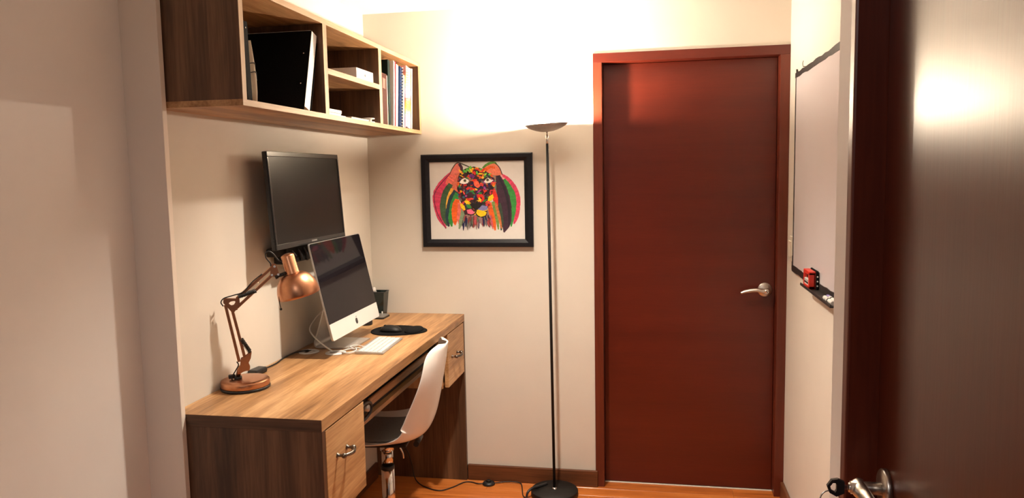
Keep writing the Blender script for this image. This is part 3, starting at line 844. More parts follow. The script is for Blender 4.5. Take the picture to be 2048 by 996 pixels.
# white charging cable coil
bm = new_bm()
pts = [(0.272, -0.800, HD+0.009), (0.258, -0.802, HD+0.012), (0.238, -0.798, HD+0.014), (0.212, -0.812, HD+0.012)]
cx, cy = 0.232, -0.868
for k in range(30):
    a_ = 1.4+2*PI*k/15
    rr = 0.030 if k > 4 else 0.033
    pts.append((cx+rr*math.cos(a_)*0.85, cy+rr*math.sin(a_)*1.25, HD+0.0035+0.0022*(k/29*3)))
pts += [(0.245, -0.835, HD+0.012), (0.262, -0.83, HD+0.010)]
add_tube(bm, pts, 0.0021, 8, 4)
tag(obj('charging_cable', bm, M['white_plastic']), 'thin white charging cable coiled beside the white keyboard', 'cable')

# mouse pad with wrist rest
mp_ = thing('mouse_pad', 'black oval mouse pad with a raised wrist rest on the desk', 'mouse pad', (0.295, -0.44, HD))
bm = new_bm()
def pad_outline(n=48):
    out = []
    for k in range(n):
        a_ = 2*PI*k/n
        out.append((0.283+0.128*math.cos(a_)*(1.0+0.08*math.cos(a_)), -0.440+0.108*math.sin(a_)*(1-0.12*math.cos(a_))))
    return out
add_prism(bm, pad_outline(), Z1, Z1+0.004, lambda u, v, w: (u, v, w))
obj('mat', bm, M['black_matt'], mp_)
bm = new_bm()
rings = []
for h, sc in ((0.0042, 1.0), (0.009, 0.97), (0.014, 0.85), (0.0165, 0.6), (0.017, 0.25)):
    rings.append([bm.verts.new((0.362+0.040*sc*math.cos(2*PI*k/28), -0.440+0.072*sc*math.sin(2*PI*k/28), HD+h)) for k in range(28)])
for A, B in zip(rings[:-1], rings[1:]):
    for k in range(28):
        f = bm.faces.new((A[k], A[(k+1) % 28], B[(k+1) % 28], B[k])); f.smooth = True
bm.faces.new(rings[-1]); bm.faces.new(rings[0][::-1])
obj('wrist_rest', bm, M['black_matt'], mp_)
# mouse
ms = thing('computer_mouse', 'black computer mouse on the black mouse pad', 'mouse', (0.25, -0.46, HD+0.0046))
bm = new_bm()
R_ = []
for i in range(11):
    u = -1+2*i/10
    hgt = 0.026*max(0.0, 1-((u+0.15)/1.15 if u > -0.15 else (u+0.15)/0.85)**2)**0.55+0.002
    wd = 0.031*max(0.02, 1-abs(u)**3.2)**0.5
    R_.append([bm.verts.new((0.262+u*0.052, -0.468+wd*math.cos(PI*k/12)*(1.0 if k not in (0, 12) else 1.0), HD+0.0048+hgt*math.sin(PI*k/12)**0.8)) for k in range(13)])
for A, B in zip(R_[:-1], R_[1:]):
    for k in range(12):
        f = bm.faces.new((A[k], A[k+1], B[k+1], B[k])); f.smooth = True
    bm.faces.new((A[12], A[0], B[0], B[12]))
bm.faces.new(R_[0]); bm.faces.new(R_[-1][::-1])
obj('body', bm, M['mouse'], ms)
bm = new_bm(); add_cyl(bm, (0.236, -0.471, HD+0.0262), (0.236, -0.465, HD+0.0262), 0.007, n=18)
obj('scroll_wheel', bm, M['black_satin'], ms)

# desk tidy tray, smoked cup and what is in it
t = thing('phone_dock', 'flat black and silver dock at the back corner of the desk', 'dock', (0.07, -0.13, HD))
bm = new_bm(); add_prism(bm, rounded_rect(-0.185, -0.085, 0.012, 0.122, 0.012), Z1, Z1+0.008, lambda u, v, w: (v, u, w)); obj('base', bm, M['black'], t)
bm = new_bm(); add_prism(bm, rounded_rect(-0.183, -0.087, 0.014, 0.120, 0.012), Z1+0.008, Z1+0.012, lambda u, v, w: (v, u, w)); obj('top_plate', bm, M['alu'], t, 'silver top plate')
bm = new_bm(); add_cyl(bm, (0.09, -0.112, Z1+0.012), (0.09, -0.112, Z1+0.026), 0.0035, n=10); obj('plug', bm, M['white_plastic'], t, 'small white connector')
t = thing('pen_cup', 'black smoked square cup in the desk corner beside the silver computer', 'cup', (0.06, -0.06, HD))
def frustum(bm, x0, x1, y0, y1, z0, z1, flare, wall):
    def ring(o, z): return [bm.verts.new(p+(z,)) for p in ((x0-o, y0-o), (x1+o, y0-o), (x1+o, y1+o), (x0-o, y1+o))]
    A = ring(0, z0); B = ring(flare, z1); C_ = ring(flare-wall, z1); D_ = ring(-wall, z0+wall)
    for P_, Q_ in ((A, B), (B, C_), (C_, D_)):
        for k in range(4): bm.faces.new((P_[k], P_[(k+1) % 4], Q_[(k+1) % 4], Q_[k]))
    bm.faces.new(A[::-1]); bm.faces.new(D_)
bm = new_bm(); frustum(bm, 0.030, 0.082, -0.076, -0.024, Z1, Z1+0.118, 0.010, 0.002); obj('cup_wall', bm, M['smoked'], t, 'smoked see-through wall')
bm = new_bm()
x0, x1, y0, y1, zz = 0.0195, 0.0925, -0.0865, -0.0135, Z1+0.118
for a_, b_ in (((x0, y0), (x1, y0)), ((x1, y0), (x1, y1)), ((x1, y1), (x0, y1)), ((x0, y1), (x0, y0))):
    add_cyl(bm, a_+(zz,), b_+(zz,), 0.0022, n=8)
obj('rim', bm, M['black'], t)
bm = new_bm(); add_box(bm, (0.0325, -0.0735, Z1+0.003), (0.0795, -0.0265, Z1+0.045), 0.003); obj('liner', bm, M['black'], t)
t = thing('marker_pen', 'white marker standing in the black smoked cup', 'pen', (0.045, -0.06, HD+0.05))
bm = new_bm(); add_cyl(bm, (0.052, -0.058, HD+0.050), (0.040, -0.070, HD+0.112), 0.009, n=16); obj('barrel', bm, M['alu'], t)
bm = new_bm(); add_cyl(bm, (0.040, -0.070, HD+0.1122), (0.034, -0.076, HD+0.140), 0.0098, n=16); obj('cap', bm, M['paper'], t, 'white cap')
t = thing('card_reader', 'small black round puck under the right side of the silver computer', 'puck', (0.09, -0.30, HD))
bm = new_bm(); add_lathe(bm, [(0, 0), (0.026, 0), (0.028, 0.004), (0.028, 0.022), (0.022, 0.027), (0, 0.028)], (0.088, -0.318, Z1), (0, 0, 1), 30); obj('shell', bm, M['black'], t)
bm = new_bm(); add_lathe(bm, [(0.0, 0.0), (0.012, 0.0), (0.012, 0.001), (0, 0.0015)], (0.088, -0.318, Z1+0.0282), (0, 0, 1), 24); obj('button', bm, M['black_satin'], t)

# in-line switch of the desk lamp and its cord
t = thing('switched_cord', 'black cord with an in-line switch running along the back of the desk', 'cord', (0.02, -1.2, HD))
bm = new_bm(); add_box(bm, (-0.020, -0.034, 0), (0.020, 0.034, 0.020), 0.006)
bmesh.ops.transform(bm, matrix=Matrix.Translation((0.0265, -1.215, Z1)) @ Matrix.Rotation(-0.10, 4, 'Z'), verts=bm.verts)
obj('switch', bm, M['black'], t, 'black in-line switch')
bm = new_bm(); add_tube(bm, [(0.026, -1.180, HD+0.010), (0.026, -1.15, HD+0.005), (0.026, -1.08, HD+0.0036), (0.014, -1.0, HD+0.0036), (0.012, -0.95, HD+0.0036), (0.026, -0.915, HD+0.0075), (0.052, -0.885, HD+0.0078), (0.058, -0.874, HD+0.0068)], 0.003, 8)
obj('cord', bm, M['black'], t)

# ================================================================== COPPER DESK LAMP (built in its own plane, then turned)
LA = math.atan2(0.497, 0.868)
dl = thing('desk_lamp', 'copper swing-arm desk lamp standing near the front end of the desk', 'lamp', (0.08, -1.39, HD), LA, local=True)
def PZ(zx, zy):
    px, py = 430+zx/3.21, 490+zy/3.21
    return (-0.725031+0.00160333*px-7.9544e-5*py, 1.384432-1.32554e-4*px-0.0017035*py)
def L3(zx, zy, t=0.0):
    s, z = PZ(zx, zy); return Vector((s, t, z))
bm = new_bm(); add_lathe(bm, [(0, 0.0005), (0.079, 0.0005), (0.080, 0.004), (0.080, 0.009), (0, 0.009)], (0, 0, 0), (0, 0, 1), 56); obj('rubber_foot', bm, M['black'], dl, 'black rubber foot')
bm = new_bm(); add_lathe(bm, [(0, 0.0092), (0.078, 0.0092), (0.0785, 0.012), (0.0785, 0.026), (0.0765, 0.030), (0.06, 0.0325), (0, 0.0355)], (0, 0, 0), (0, 0, 1), 56); obj('base', bm, M['copper'], dl)
hub = L3(150, 900); hub.z = 0.033
top = L3(150, 838)
bm = new_bm(); add_cyl(bm, (hub.x, 0, 0.030), (hub.x, 0, top.z), 0.0125, n=20); add_box(bm, (hub.x-0.030, -0.006, 0.036), (hub.x-0.008, 0.006, 0.050), 0.003); obj('socket_collar', bm, M['black'], dl, 'black plastic collar')
bm = new_bm(); add_cyl(bm, (hub.x, 0, top.z), L3(160, 770), 0.0075, n=16); obj('post', bm, M['copper'], dl)
def plate(name, zpoly, t0, t1, mat, par, hole=None):
    bm = new_bm()
    add_prism(bm, [PZ(*p) for p in zpoly], t0, t1, lambda u, v, w: (u, w, v))
    return obj(name, bm, mat, par)
for t0 in (-0.011, 0.009):
    plate('bracket', [(148, 800), (160, 770), (165, 725), (185, 715), (205, 700), (226, 678), (233, 682), (228, 720), (212, 752), (224, 780), (218, 798), (200, 800), (180, 806), (165, 815)], t0, t0+0.002, M['copper'], dl)
def bar(name, a, b, t, w, thick, mat):
    A = L3(*a); B = L3(*b)
    d = (B-A).normalized(); nrm = Vector((-d.z, 0, d.x))
    bm = new_bm()
    poly = [A+nrm*w/2, B+nrm*w/2, B-nrm*w/2, A-nrm*w/2]
    add_prism(bm, [(p.x, p.z) for p in poly], t-thick/2, t+thick/2, lambda u, v, w_: (u, w_, v))
    bmesh.ops.bevel(bm, geom=bm.edges[:], offset=0.0012, segments=2, affect='EDGES', profile=0.5)
    return obj(name, bm, mat, dl)
bar('lower_arm', (70, 385), (155, 745), 0.0, 0.0095, 0.0095, M['copper'])
bar('lower_arm', (112, 415), (190, 720), 0.0, 0.0095, 0.0095, M['copper'])
for t0 in (-0.009, 0.007):
    bm = new_bm()
    # ring-shaped knuckle plate with a triangular window
    outer = [(58, 352), (72, 345), (158, 346), (160, 378), (148, 402), (124, 430), (108, 428), (84, 400), (58, 372)]
    inner = [(92, 372), (104, 362), (126, 358), (133, 362), (130, 374), (122, 386), (108, 390), (98, 384), (92, 378)]
    for w0, w1 in ((t0, t0+0.002),):
        O0 = [bm.verts.new((PZ(*p)[0], w0, PZ(*p)[1])) for p in outer]; O1 = [bm.verts.new((PZ(*p)[0], w1, PZ(*p)[1])) for p in outer]
        I0 = [bm.verts.new((PZ(*p)[0], w0, PZ(*p)[1])) for p in inner]; I1 = [bm.verts.new((PZ(*p)[0], w1, PZ(*p)[1])) for p in inner]
        k_ = len(outer)
        for i in range(k_):
            j = (i+1) % k_
            bm.faces.new((O0[i], O0[j], O1[j], O1[i])); bm.faces.new((I0[i], I1[i], I1[j], I0[j]))
            bm.faces.new((O0[i], I0[i], I0[j], O0[j])); bm.faces.new((O1[i], O1[j], I1[j], I1[i]))
    obj('knuckle_plate', bm, M['copper'], dl)
for p in ((66, 362), (112, 416), (140, 408), (152, 356)):
    bm = new_bm()
    q = L3(*p); add_cyl(bm, q+Vector((0, -0.012, 0)), q+Vector((0, 0.012, 0)), 0.0035, n=10)
    obj('pivot_screw', bm, M['copper'], dl)
bar('upper_arm', (140, 345), (365, 142), 0.0, 0.0095, 0.0095, M['copper'])
bar('upper_arm', (142, 402), (368, 188), 0.0, 0.0095, 0.0095, M['copper'])
for t0 in (-0.011, 0.009):
    plate('head_plate', [(352, 140), (366, 122), (388, 124), (400, 155), (412, 196), (385, 204), (352, 196)], t0, t0+0.002, M['copper'], dl)
for p in ((378, 136), (362, 190), (402, 186)):
    bm = new_bm()
    q = L3(*p); add_cyl(bm, q+Vector((0, -0.0135, 0)), q+Vector((0, 0.0135, 0)), 0.004, n=10)
    obj('pivot_screw', bm, M['chrome'], dl, 'chrome pivot screw')
def spring(a, b, t, r, turns):
    A = L3(*a, t); B = L3(*b, t); d = B-A
    u = d.normalized().orthogonal(); v = d.normalized().cross(u)
    pts = [A+d*(k/(turns*8))+(u*math.cos(2*PI*k/8)+v*math.sin(2*PI*k/8))*r for k in range(turns*8+1)]
    bm = new_bm(); add_tube(bm, pts, 0.0012, 5, 1)
    add_cyl(bm, A, B, r*0.75, n=8)
    return obj('spring', bm, M['black'], dl, 'black tension spring')
for tt in (-0.012, 0.012):
    spring((150, 332), (262, 293), tt, 0.0042, 16)
    spring((168, 602), (222, 682), tt, 0.0042, 12)
bm = new_bm(); add_cyl(bm, L3(382, 205, -0.006), L3(466, 172, -0.006), 0.0058, n=12); add_cyl(bm, L3(382, 205, -0.006), L3(400, 198, -0.006), 0.0078, n=12); obj('tilt_knob', bm, M['black'], dl, 'black tilting knob')
# shade
ax0 = L3(460, 62); ax1 = L3(540, 318)
axd = (ax1-ax0).normalized()
Ls = (ax1-ax0).length
def at(h): return ax0+axd*h
bm = new_bm()
add_lathe(bm, [(0.0, -0.004), (0.010, -0.004), (0.020, 0.0), (0.022, 0.003), (0.022, 0.060), (0.0235, 0.062), (0.0235, 0.066), (0.021, 0.068)], ax0, axd, 40)
obj('bulb_socket', bm, M['copper'], dl)
bm = new_bm()
dome = [(0.021, 0.064)]
for k in range(1, 13):
    a_ = k/12*PI/2
    dome.append((0.021+0.050*math.sin(a_), 0.064+(Ls-0.064)*(1-math.cos(a_))))
inner = [(r-0.0012, h+0.0006) for r, h in dome[::-1]]
add_lathe(bm, dome+inner, ax0, axd, 56)
obj('shade', bm, M['copper'], dl, 'domed copper shade')
bm = new_bm(); add_lathe(bm, [(0, 0.062), (0.012, 0.064), (0.014, 0.080), (0.026, 0.105), (0.026, 0.116), (0.016, 0.130), (0, 0.134)], ax0, axd, 24)
obj('bulb', bm, M['white_plastic'], dl, 'white unlit bulb')
bm = new_bm()
add_tube(bm, [L3(430, 104), L3(402, 95), L3(372, 60), L3(345, 44), L3(322, 56), L3(325, 85), L3(352, 118), L3(356, 138)], 0.0022, 8)
obj('cord', bm, M['black'], dl)
bm = new_bm()
add_tube(bm, [L3(300, 185, -0.008), L3(240, 235, -0.010), L3(180, 300, -0.012), L3(120, 322, -0.012), L3(62, 342, -0.010), L3(44, 368, -0.010), L3(58, 392, -0.009)], 0.0020, 8)
obj('cord', bm, M['black'], dl)
bm = new_bm()
add_tube(bm, [L3(140, 740, -0.012), L3(150, 762, -0.012), L3(130, 800, -0.012), L3(108, 842, -0.010), L3(118, 868, -0.010)], 0.0020, 8)
obj('cord', bm, M['black'], dl)
bm = new_bm()
add_tube(bm, [L3(446, 180, -0.012), L3(420, 250, -0.022), L3(407, 315, -0.024), L3(409, 360, -0.022), L3(419, 398, -0.022)], 0.0014, 6)
q = L3(419, 404, -0.022)
t_ = bmesh.new(); bmesh.ops.create_uvsphere(t_, u_segments=12, v_segments=8, radius=0.0042); merge(bm, t_, Matrix.Translation(q))
obj('pull_cord', bm, M['black'], dl, 'black pull cord with a bead')

# ================================================================== CHAIR
ch = thing('desk_chair', 'white moulded shell chair with a grey seat pad pushed under the desk', 'chair', (0.30, -0.70, 0), math.radians(-90-18+180), local=True)
# local frame: +y is where the sitter faces ... turned so that it faces the wall
ch.rotation_euler = (0, 0, math.radians(97))
ch.location = (0.312, -0.70, 0)
prof = [(0.205, 0.425, 0.195), (0.185, 0.442, 0.212), (0.12, 0.447, 0.226), (0.03, 0.438, 0.232), (-0.06, 0.432, 0.234), (-0.125, 0.436, 0.234),
        (-0.178, 0.462, 0.232), (-0.208, 0.515, 0.228), (-0.226, 0.58, 0.224), (-0.240, 0.65, 0.218), (-0.252, 0.715, 0.208), (-0.262, 0.77, 0.190), (-0.268, 0.805, 0.160), (-0.272, 0.826, 0.115), (-0.273, 0.834, 0.05)]
prof = [(a_, b_+0.035, c_) for a_, b_, c_ in prof]
PS = smooth_path([(p[2], p[0], p[1]) for p in prof], 3)
NV = 17
def shell_pt(i, j, off=0.0, wscale=1.0):
    p = PS[i]
    v = -1+2*j/(NV-1)
    wv = p.x*wscale
    d = (PS[min(i+1, len(PS)-1)]-PS[max(i-1, 0)]); d.x = 0; d.normalize()
    nrm = Vector((0, d.z, -d.y))
    s = i/(len(PS)-1)
    # how far the edges curl towards the sitter
    curl = 0.012+0.085*math.exp(-((s-0.47)/0.19)**2)+0.045*max(0, min(1, (s-0.5)/0.3))*(1-max(0, (s-0.85)/0.15)*0.5)
    q = Vector((wv*v*(1-0.04*abs(v)**4), p.y, p.z))
    return q+nrm*(curl*abs(v)**2.4+off)
bm = new_bm()
G = [[bm.verts.new(shell_pt(i, j)) for j in range(NV)] for i in range(len(PS))]
for i in range(len(PS)-1):
    for j in range(NV-1):
        f = bm.faces.new((G[i][j], G[i][j+1], G[i+1][j+1], G[i+1][j])); f.smooth = True
so = obj('seat_shell', bm, M['white_gloss'], ch)
md = so.modifiers.new('thick', 'SOLIDIFY'); md.thickness = 0.007; md.offset = -1
md = so.modifiers.new('round', 'SUBSURF'); md.levels = 1; md.render_levels = 2
bm = new_bm()
i0, i1 = 3, 19
G = [[bm.verts.new(shell_pt(i, j, 0.006 if 2 < j < NV-3 and i0 < i < i1-1 else 0.004, 0.90)) for j in range(2, NV-2)] for i in range(i0, i1)]
for i in range(len(G)-1):
    for j in range(len(G[0])-1):
        f = bm.faces.new((G[i][j], G[i][j+1], G[i+1][j+1], G[i+1][j])); f.smooth = True
so = obj('seat_pad', bm, M['grey_pad'], ch, 'charcoal grey seat pad')
md = so.modifiers.new('thick', 'SOLIDIFY'); md.thickness = 0.010; md.offset = 1
md = so.modifiers.new('round', 'SUBSURF'); md.levels = 1; md.render_levels = 2
bm = new_bm(); add_box(bm, (-0.085, -0.10, 0.443), (0.085, 0.10, 0.453), 0.003); add_box(bm, (-0.05, -0.05, 0.432), (0.05, 0.05, 0.445), 0.003); add_cyl(bm, (-0.05, -0.135, 0.447), (0.05, -0.135, 0.447), 0.012, n=14); obj('mount_plate', bm, M['black'], ch)
bm = new_bm(); add_cyl(bm, (0, 0, 0.405), (0, 0, 0.434), 0.030, n=28); add_cyl(bm, (0, 0, 0.338), (0, 0, 0.406), 0.0245, n=28); obj('gas_lift', bm, M['chrome'], ch, 'chrome gas lift')
bm = new_bm(); add_cyl(bm, (0, 0, 0.322), (0, 0, 0.338), 0.029, n=28); obj('lift_collar', bm, M['black'], ch, 'black lift collar')
bm = new_bm(); add_cyl(bm, (0, 0, 0.06), (0, 0, 0.322), 0.0275, n=28); obj('column', bm, M['chrome'], ch, 'chrome column')
bm = new_bm(); add_tube(bm, [(0.0, -0.028, 0.43), (0.0, -0.05, 0.42), (0.004, -0.065, 0.39), (0.006, -0.068, 0.365)], 0.0035, 8); obj('height_lever', bm, M['chrome'], ch)
bm = new_bm(); add_lathe(bm, [(0, 0.045), (0.04, 0.045), (0.042, 0.075), (0.03, 0.088), (0, 0.09)], (0, 0, 0), (0, 0, 1), 30); obj('base_hub', bm, M['white_gloss'], ch)
for k in range(5):
    a_ = 2*PI*k/5+0.35
    dx, dy = math.cos(a_), math.sin(a_)
    bm = new_bm()
    add_tube(bm, [(dx*0.035, dy*0.035, 0.070), (dx*0.10, dy*0.10, 0.080), (dx*0.20, dy*0.20, 0.076), (dx*0.275, dy*0.275, 0.060), (dx*0.29, dy*0.29, 0.052)], lambda s: 0.024-0.008*s, 12, flat=0.7)
    leg = obj('base_leg', bm, M['white_gloss'], ch)
    bm = new_bm()
    c = Vector((dx*0.272, dy*0.272, 0.0225))
    sd = Vector((-dy, dx, 0))
    for q in (-0.012, 0.012):
        add_cyl(bm, c+sd*(q-0.007), c+sd*(q+0.007), 0.022, n=18)
    add_cyl(bm, c, c+Vector((0, 0, 0.03)), 0.006, n=8)
    obj('castor', bm, M['black'], leg, 'black castor')

# ================================================================== FLOOR LAMP
FL = (0.950, -0.1365)
fl = thing('floor_lamp', 'tall black floor lamp with an upward bowl beside the far door', 'lamp', (FL[0], FL[1], 0))
bm = new_bm(); add_lathe(bm, [(0, 0.0006), (0.112, 0.0006), (0.1145, 0.003), (0.1145, 0.026), (0.112, 0.0295), (0, 0.031)], (FL[0], FL[1], 0), (0, 0, 1), 64); obj('base', bm, M['black_satin'], fl)
hd_ = Vector((0.937, -0.1365, 1.752))
ft = Vector((FL[0], FL[1], 0.03))
pd = (hd_-ft)
bm = new_bm(); add_lathe(bm, [(0, 0), (0.0125, 0), (0.0125, 0.003), (0.009, 0.008), (0, 0.009)], ft+Vector((0, 0, 0.0006)), (0, 0, 1), 20); obj('foot_ring', bm, M['chrome'], fl, 'chrome foot ring')
bm = new_bm(); add_cyl(bm, ft+Vector((0, 0, 0.008)), ft+pd*0.968, 0.0068, n=18); obj('pole', bm, M['black_satin'], fl)
bm = new_bm(); add_cyl(bm, ft+pd*0.968, ft+pd*0.992, 0.0062, n=16); add_cyl(bm, ft+pd*0.990, hd_+Vector((0, 0, 0.004)), 0.0045, n=12); obj('neck', bm, M['chrome'], fl, 'chrome neck')
axis = Vector((-0.055, -0.03, 1)).normalized()
bm = new_bm()
pr = [(0, 0.0), (0.012, 0.0004), (0.03, 0.0025), (0.05, 0.0075), (0.07, 0.0150), (0.088, 0.0245), (0.102, 0.0350)]
add_lathe(bm, pr+[(r*0.985, h+0.002) for r, h in pr[::-1]], hd_, axis, 64)
bw = obj('bowl_shade', bm, M['silver_dim'], fl, 'shallow grey metal bowl')
c = hd_+axis*0.0285
bm = new_bm(); t_ = bmesh.new(); bmesh.ops.create_uvsphere(t_, u_segments=20, v_segments=12, radius=0.021)
for f in t_.faces: f.smooth = True
merge(bm, t_, Matrix.Translation(c)); obj('bulb', bm, M['bulb'], fl, 'glowing frosted bulb')
for q in (-1, 1):
    bm = new_bm(); add_box(bm, c+Vector((q*0.0235-0.0012, -0.006, -0.022)), c+Vector((q*0.0235+0.0012, 0.006, 0.006)))
    obj('bulb_holder', bm, M['nickel'], fl)
bm = new_bm()
add_tube(bm, [(0.905, -0.085, 0.0335), (0.875, -0.125, 0.036), (0.846, -0.165, 0.040), (0.828, -0.19, 0.030), (0.822, -0.200, 0.008)], lambda s: 0.0085-0.0035*s, 10)
obj('strain_relief', bm, M['black'], fl, 'thick black cord sleeve')

t = thing('lamp_foot_switch', 'round black foot switch with its cord on the floor by the lamp', 'switch', (0.60, -0.06, 0))
bm = new_bm(); add_lathe(bm, [(0, 0.0006), (0.030, 0.0006), (0.032, 0.006), (0.028, 0.013), (0.020, 0.0165), (0, 0.0165)], (0.605, -0.060, 0), (0, 0, 1), 30); obj('housing', bm, M['black'], t)
bm = new_bm(); add_lathe(bm, [(0, 0), (0.012, 0), (0.012, 0.006), (0.010, 0.008), (0, 0.008)], (0.605, -0.060, 0.0167), (0, 0, 1), 20); obj('button', bm, M['black_satin'], t)
bm = new_bm()
add_tube(bm, [(0.822, -0.205, 0.005), (0.800, -0.17, 0.004), (0.775, -0.06, 0.004), (0.76, -0.032, 0.006), (0.72, -0.028, 0.008), (0.68, -0.030, 0.006), (0.645, -0.045, 0.006), (0.632, -0.052, 0.007)], 0.0028, 8)
obj('cord', bm, M['black'], t)
bm = new_bm()
add_tube(bm, [(0.578, -0.066, 0.007), (0.55, -0.068, 0.005), (0.51, -0.05, 0.004), (0.475, -0.06, 0.004), (0.435, -0.125, 0.004), (0.38, -0.175, 0.004), (0.30, -0.145, 0.004), (0.24, -0.09, 0.004), (0.215, -0.07, 0.03), (0.20, -0.065, 0.10), (0.175, -0.07, 0.17), (0.12, -0.09, 0.23), (0.05, -0.13, 0.28), (0.018, -0.15, 0.31)], 0.0028, 8)
obj('cord', bm, M['black'], t)

# ================================================================== PICTURE
pf = thing('framed_picture', 'black framed colourful lion face painting on the far wall', 'picture', (0.566, 0, 1.2))
X0, X1, ZA, ZB = 0.285, 0.846, 1.203, 1.664
IX0, IX1, IZ0, IZ1 = 0.326, 0.805, 1.242, 1.626
bm = new_bm()
oc = [(X0, ZA), (X1, ZA), (X1, ZB), (X0, ZB)]; icn = [(IX0, IZ0), (IX1, IZ0), (IX1, IZ1), (IX0, IZ1)]
prof2 = [(0.0, -0.0006), (0.0, -0.020), (0.12, -0.024), (0.55, -0.0245), (0.80, -0.020), (1.0, -0.016), (1.0, -0.0006)]
ringsP = []
for s, yv in prof2:
    ringsP.append([bm.verts.new((o_[0]+(i_[0]-o_[0])*s, yv, o_[1]+(i_[1]-o_[1])*s)) for o_, i_ in zip(oc, icn)])
for A, B in zip(ringsP, ringsP[1:]+ringsP[:1]):
    for k in range(4):
        bm.faces.new((A[k], A[(k+1) % 4], B[(k+1) % 4], B[k]))
obj('frame', bm, M['black_frame'], pf)
boxpart('paper', (IX0-0.004, -0.0105, IZ0-0.004), (IX1+0.004, -0.0008, IZ1+0.004), M['paper'], pf, 0)

paint_rnd = random.Random(11)
bm = new_bm()
cl = bm.loops.layers.float_color.new('paint')
layer = [0]
def to_w(zx, zy):
    return (IX0+(zx-14)/(1056-14)*(IX1-IX0), IZ1-(zy-124)/(986-124)*(IZ1-IZ0))
def poly(pts, col):
    layer[0] += 1
    yv = -0.0108-layer[0]*0.0000065
    vs = [bm.verts.new((to_w(*p)[0], yv, to_w(*p)[1])) for p in pts]
    try: f = bm.faces.new(vs)
    except ValueError: return
    for lp in f.loops: lp[cl] = col
GAIN = [1.3]
def ribbon(pts, col, var=0.15):
    """pts: (x, y, width)"""
    P = smooth_path([(a, b, c) for a, b, c in pts], 6)
    layer[0] += 1
    yv = -0.0108-layer[0]*0.0000065
    Lr = []
    for i, p in enumerate(P):
        d = P[min(i+1, len(P)-1)]-P[max(i-1, 0)]
        d = Vector((d.x, d.y)); d = d.normalized() if d.length > 0 else Vector((0, 1))
        nx, ny = -d.y, d.x
        w = max(p.z*GAIN[0], 1)/2*(1+paint_rnd.uniform(-0.08, 0.08))
        a = to_w(p.x+nx*w, p.y+ny*w); b = to_w(p.x-nx*w, p.y-ny*w)
        Lr.append((bm.verts.new((a[0], yv, a[1])), bm.verts.new((b[0], yv, b[1]))))
    for A, B in zip(Lr[:-1], Lr[1:]):
        k = 1+paint_rnd.uniform(-var, var)
        f = bm.faces.new((A[0], B[0], B[1], A[1]))
        for lp in f.loops: lp[cl] = (col[0]*k, col[1]*k, col[2]*k, 1)
PINK, SAL, GRN, DGR, TEAL, YEL, ORG = lin(205, 60, 95), lin(225, 110, 95), lin(50, 140, 60), lin(60, 90, 60), lin(35, 60, 70), lin(245, 200, 20), lin(225, 95, 30)
PUR, BLK, RED, NVY, WHT, GRY, LGR = lin(58, 34, 52), lin(18, 14, 16), lin(215, 45, 30), lin(25, 25, 75), lin(235, 230, 222), lin(110, 100, 98), lin(90, 190, 70)
poly([(285, 240), (370, 195), (350, 330), (345, 430), (320, 520), (250, 470), (225, 400), (245, 310)], lin(205, 105, 82))
poly([(680, 240), (800, 255), (790, 420), (750, 560), (690, 520)], lin(150, 120, 100))
poly([(360, 640), (690, 620), (715, 770), (690, 800), (560, 810), (450, 800), (370, 790), (335, 760)], lin(150, 120, 112))
# left mane
ribbon([(260, 240, 20), (190, 330, 60), (115, 440, 80), (88, 540, 70), (95, 650, 60), (130, 760, 50), (185, 865, 8)], PINK)
ribbon([(265, 235, 6), (170, 330, 6), (75, 450, 6), (60, 550, 6), (85, 680, 6), (140, 790, 6), (180, 868, 5)], lin(90, 30, 60))
ribbon([(290, 260, 50), (240, 330, 60), (215, 380, 40)], SAL)
ribbon([(250, 370, 40), (200, 450, 55), (165, 550, 55), (158, 660, 55), (175, 760, 50), (200, 835, 15)], DGR)
ribbon([(265, 420, 26), (225, 500, 24), (200, 580, 16), (190, 650, 6)], lin(225, 170, 60))
ribbon([(315, 455, 60), (260, 530, 56), (222, 640, 46), (205, 740, 40), (214, 845, 14)], TEAL)
ribbon([(325, 475, 50), (285, 560, 52), (255, 660, 46), (240, 760, 44), (248, 845, 12)], GRN)
ribbon([(318, 540, 40), (300, 620, 66), (290, 720, 62), (285, 790, 36), (288, 830, 8)], ORG)
ribbon([(345, 580, 40), (350, 660, 50), (335, 740, 44), (330, 815, 12)], SAL)
ribbon([(385, 640, 40), (372, 720, 40), (350, 800, 36), (330, 872, 10)], lin(120, 140, 110))
# right mane
ribbon([(810, 275, 20), (880, 325, 30), (950, 420, 34), (985, 530, 34), (975, 640, 46), (960, 740, 40), (935, 820, 10)], PINK)
ribbon([(800, 280, 24), (850, 400, 30), (885, 500, 26), (900, 600, 24), (895, 680, 14)], lin(215, 150, 150))
ribbon([(835, 325, 24), (885, 410, 46), (925, 510, 54), (932, 620, 50), (915, 740, 44), (905, 850, 8)], GRN)
ribbon([(735, 330, 50), (745, 430, 60), (765, 540, 50), (775, 620, 30)], lin(110, 130, 110))
ribbon([(768, 275, 30), (790, 360, 70), (818, 480, 96), (835, 600, 110), (845, 720, 100), (850, 820, 70), (825, 912, 12)], PUR)
ribbon([(770, 280, 16), (835, 420, 20), (872, 560, 22), (885, 700, 18), (880, 850, 8)], lin(28, 22, 36))
ribbon([(770, 590, 40), (790, 700, 40), (800, 800, 34), (795, 890, 10)], lin(50, 70, 55))
ribbon([(700, 430, 50), (735, 520, 44), (745, 620, 34)], RED)
ribbon([(670, 580, 36), (690, 690, 40), (715, 790, 36), (730, 890, 14)], ORG)
ribbon([(712, 570, 26), (735, 680, 30), (755, 780, 28), (765, 880, 10)], lin(110, 140, 70))
ribbon([(740, 590, 20), (765, 690, 24), (785, 790, 22), (800, 870, 8)], lin(190, 110, 60))
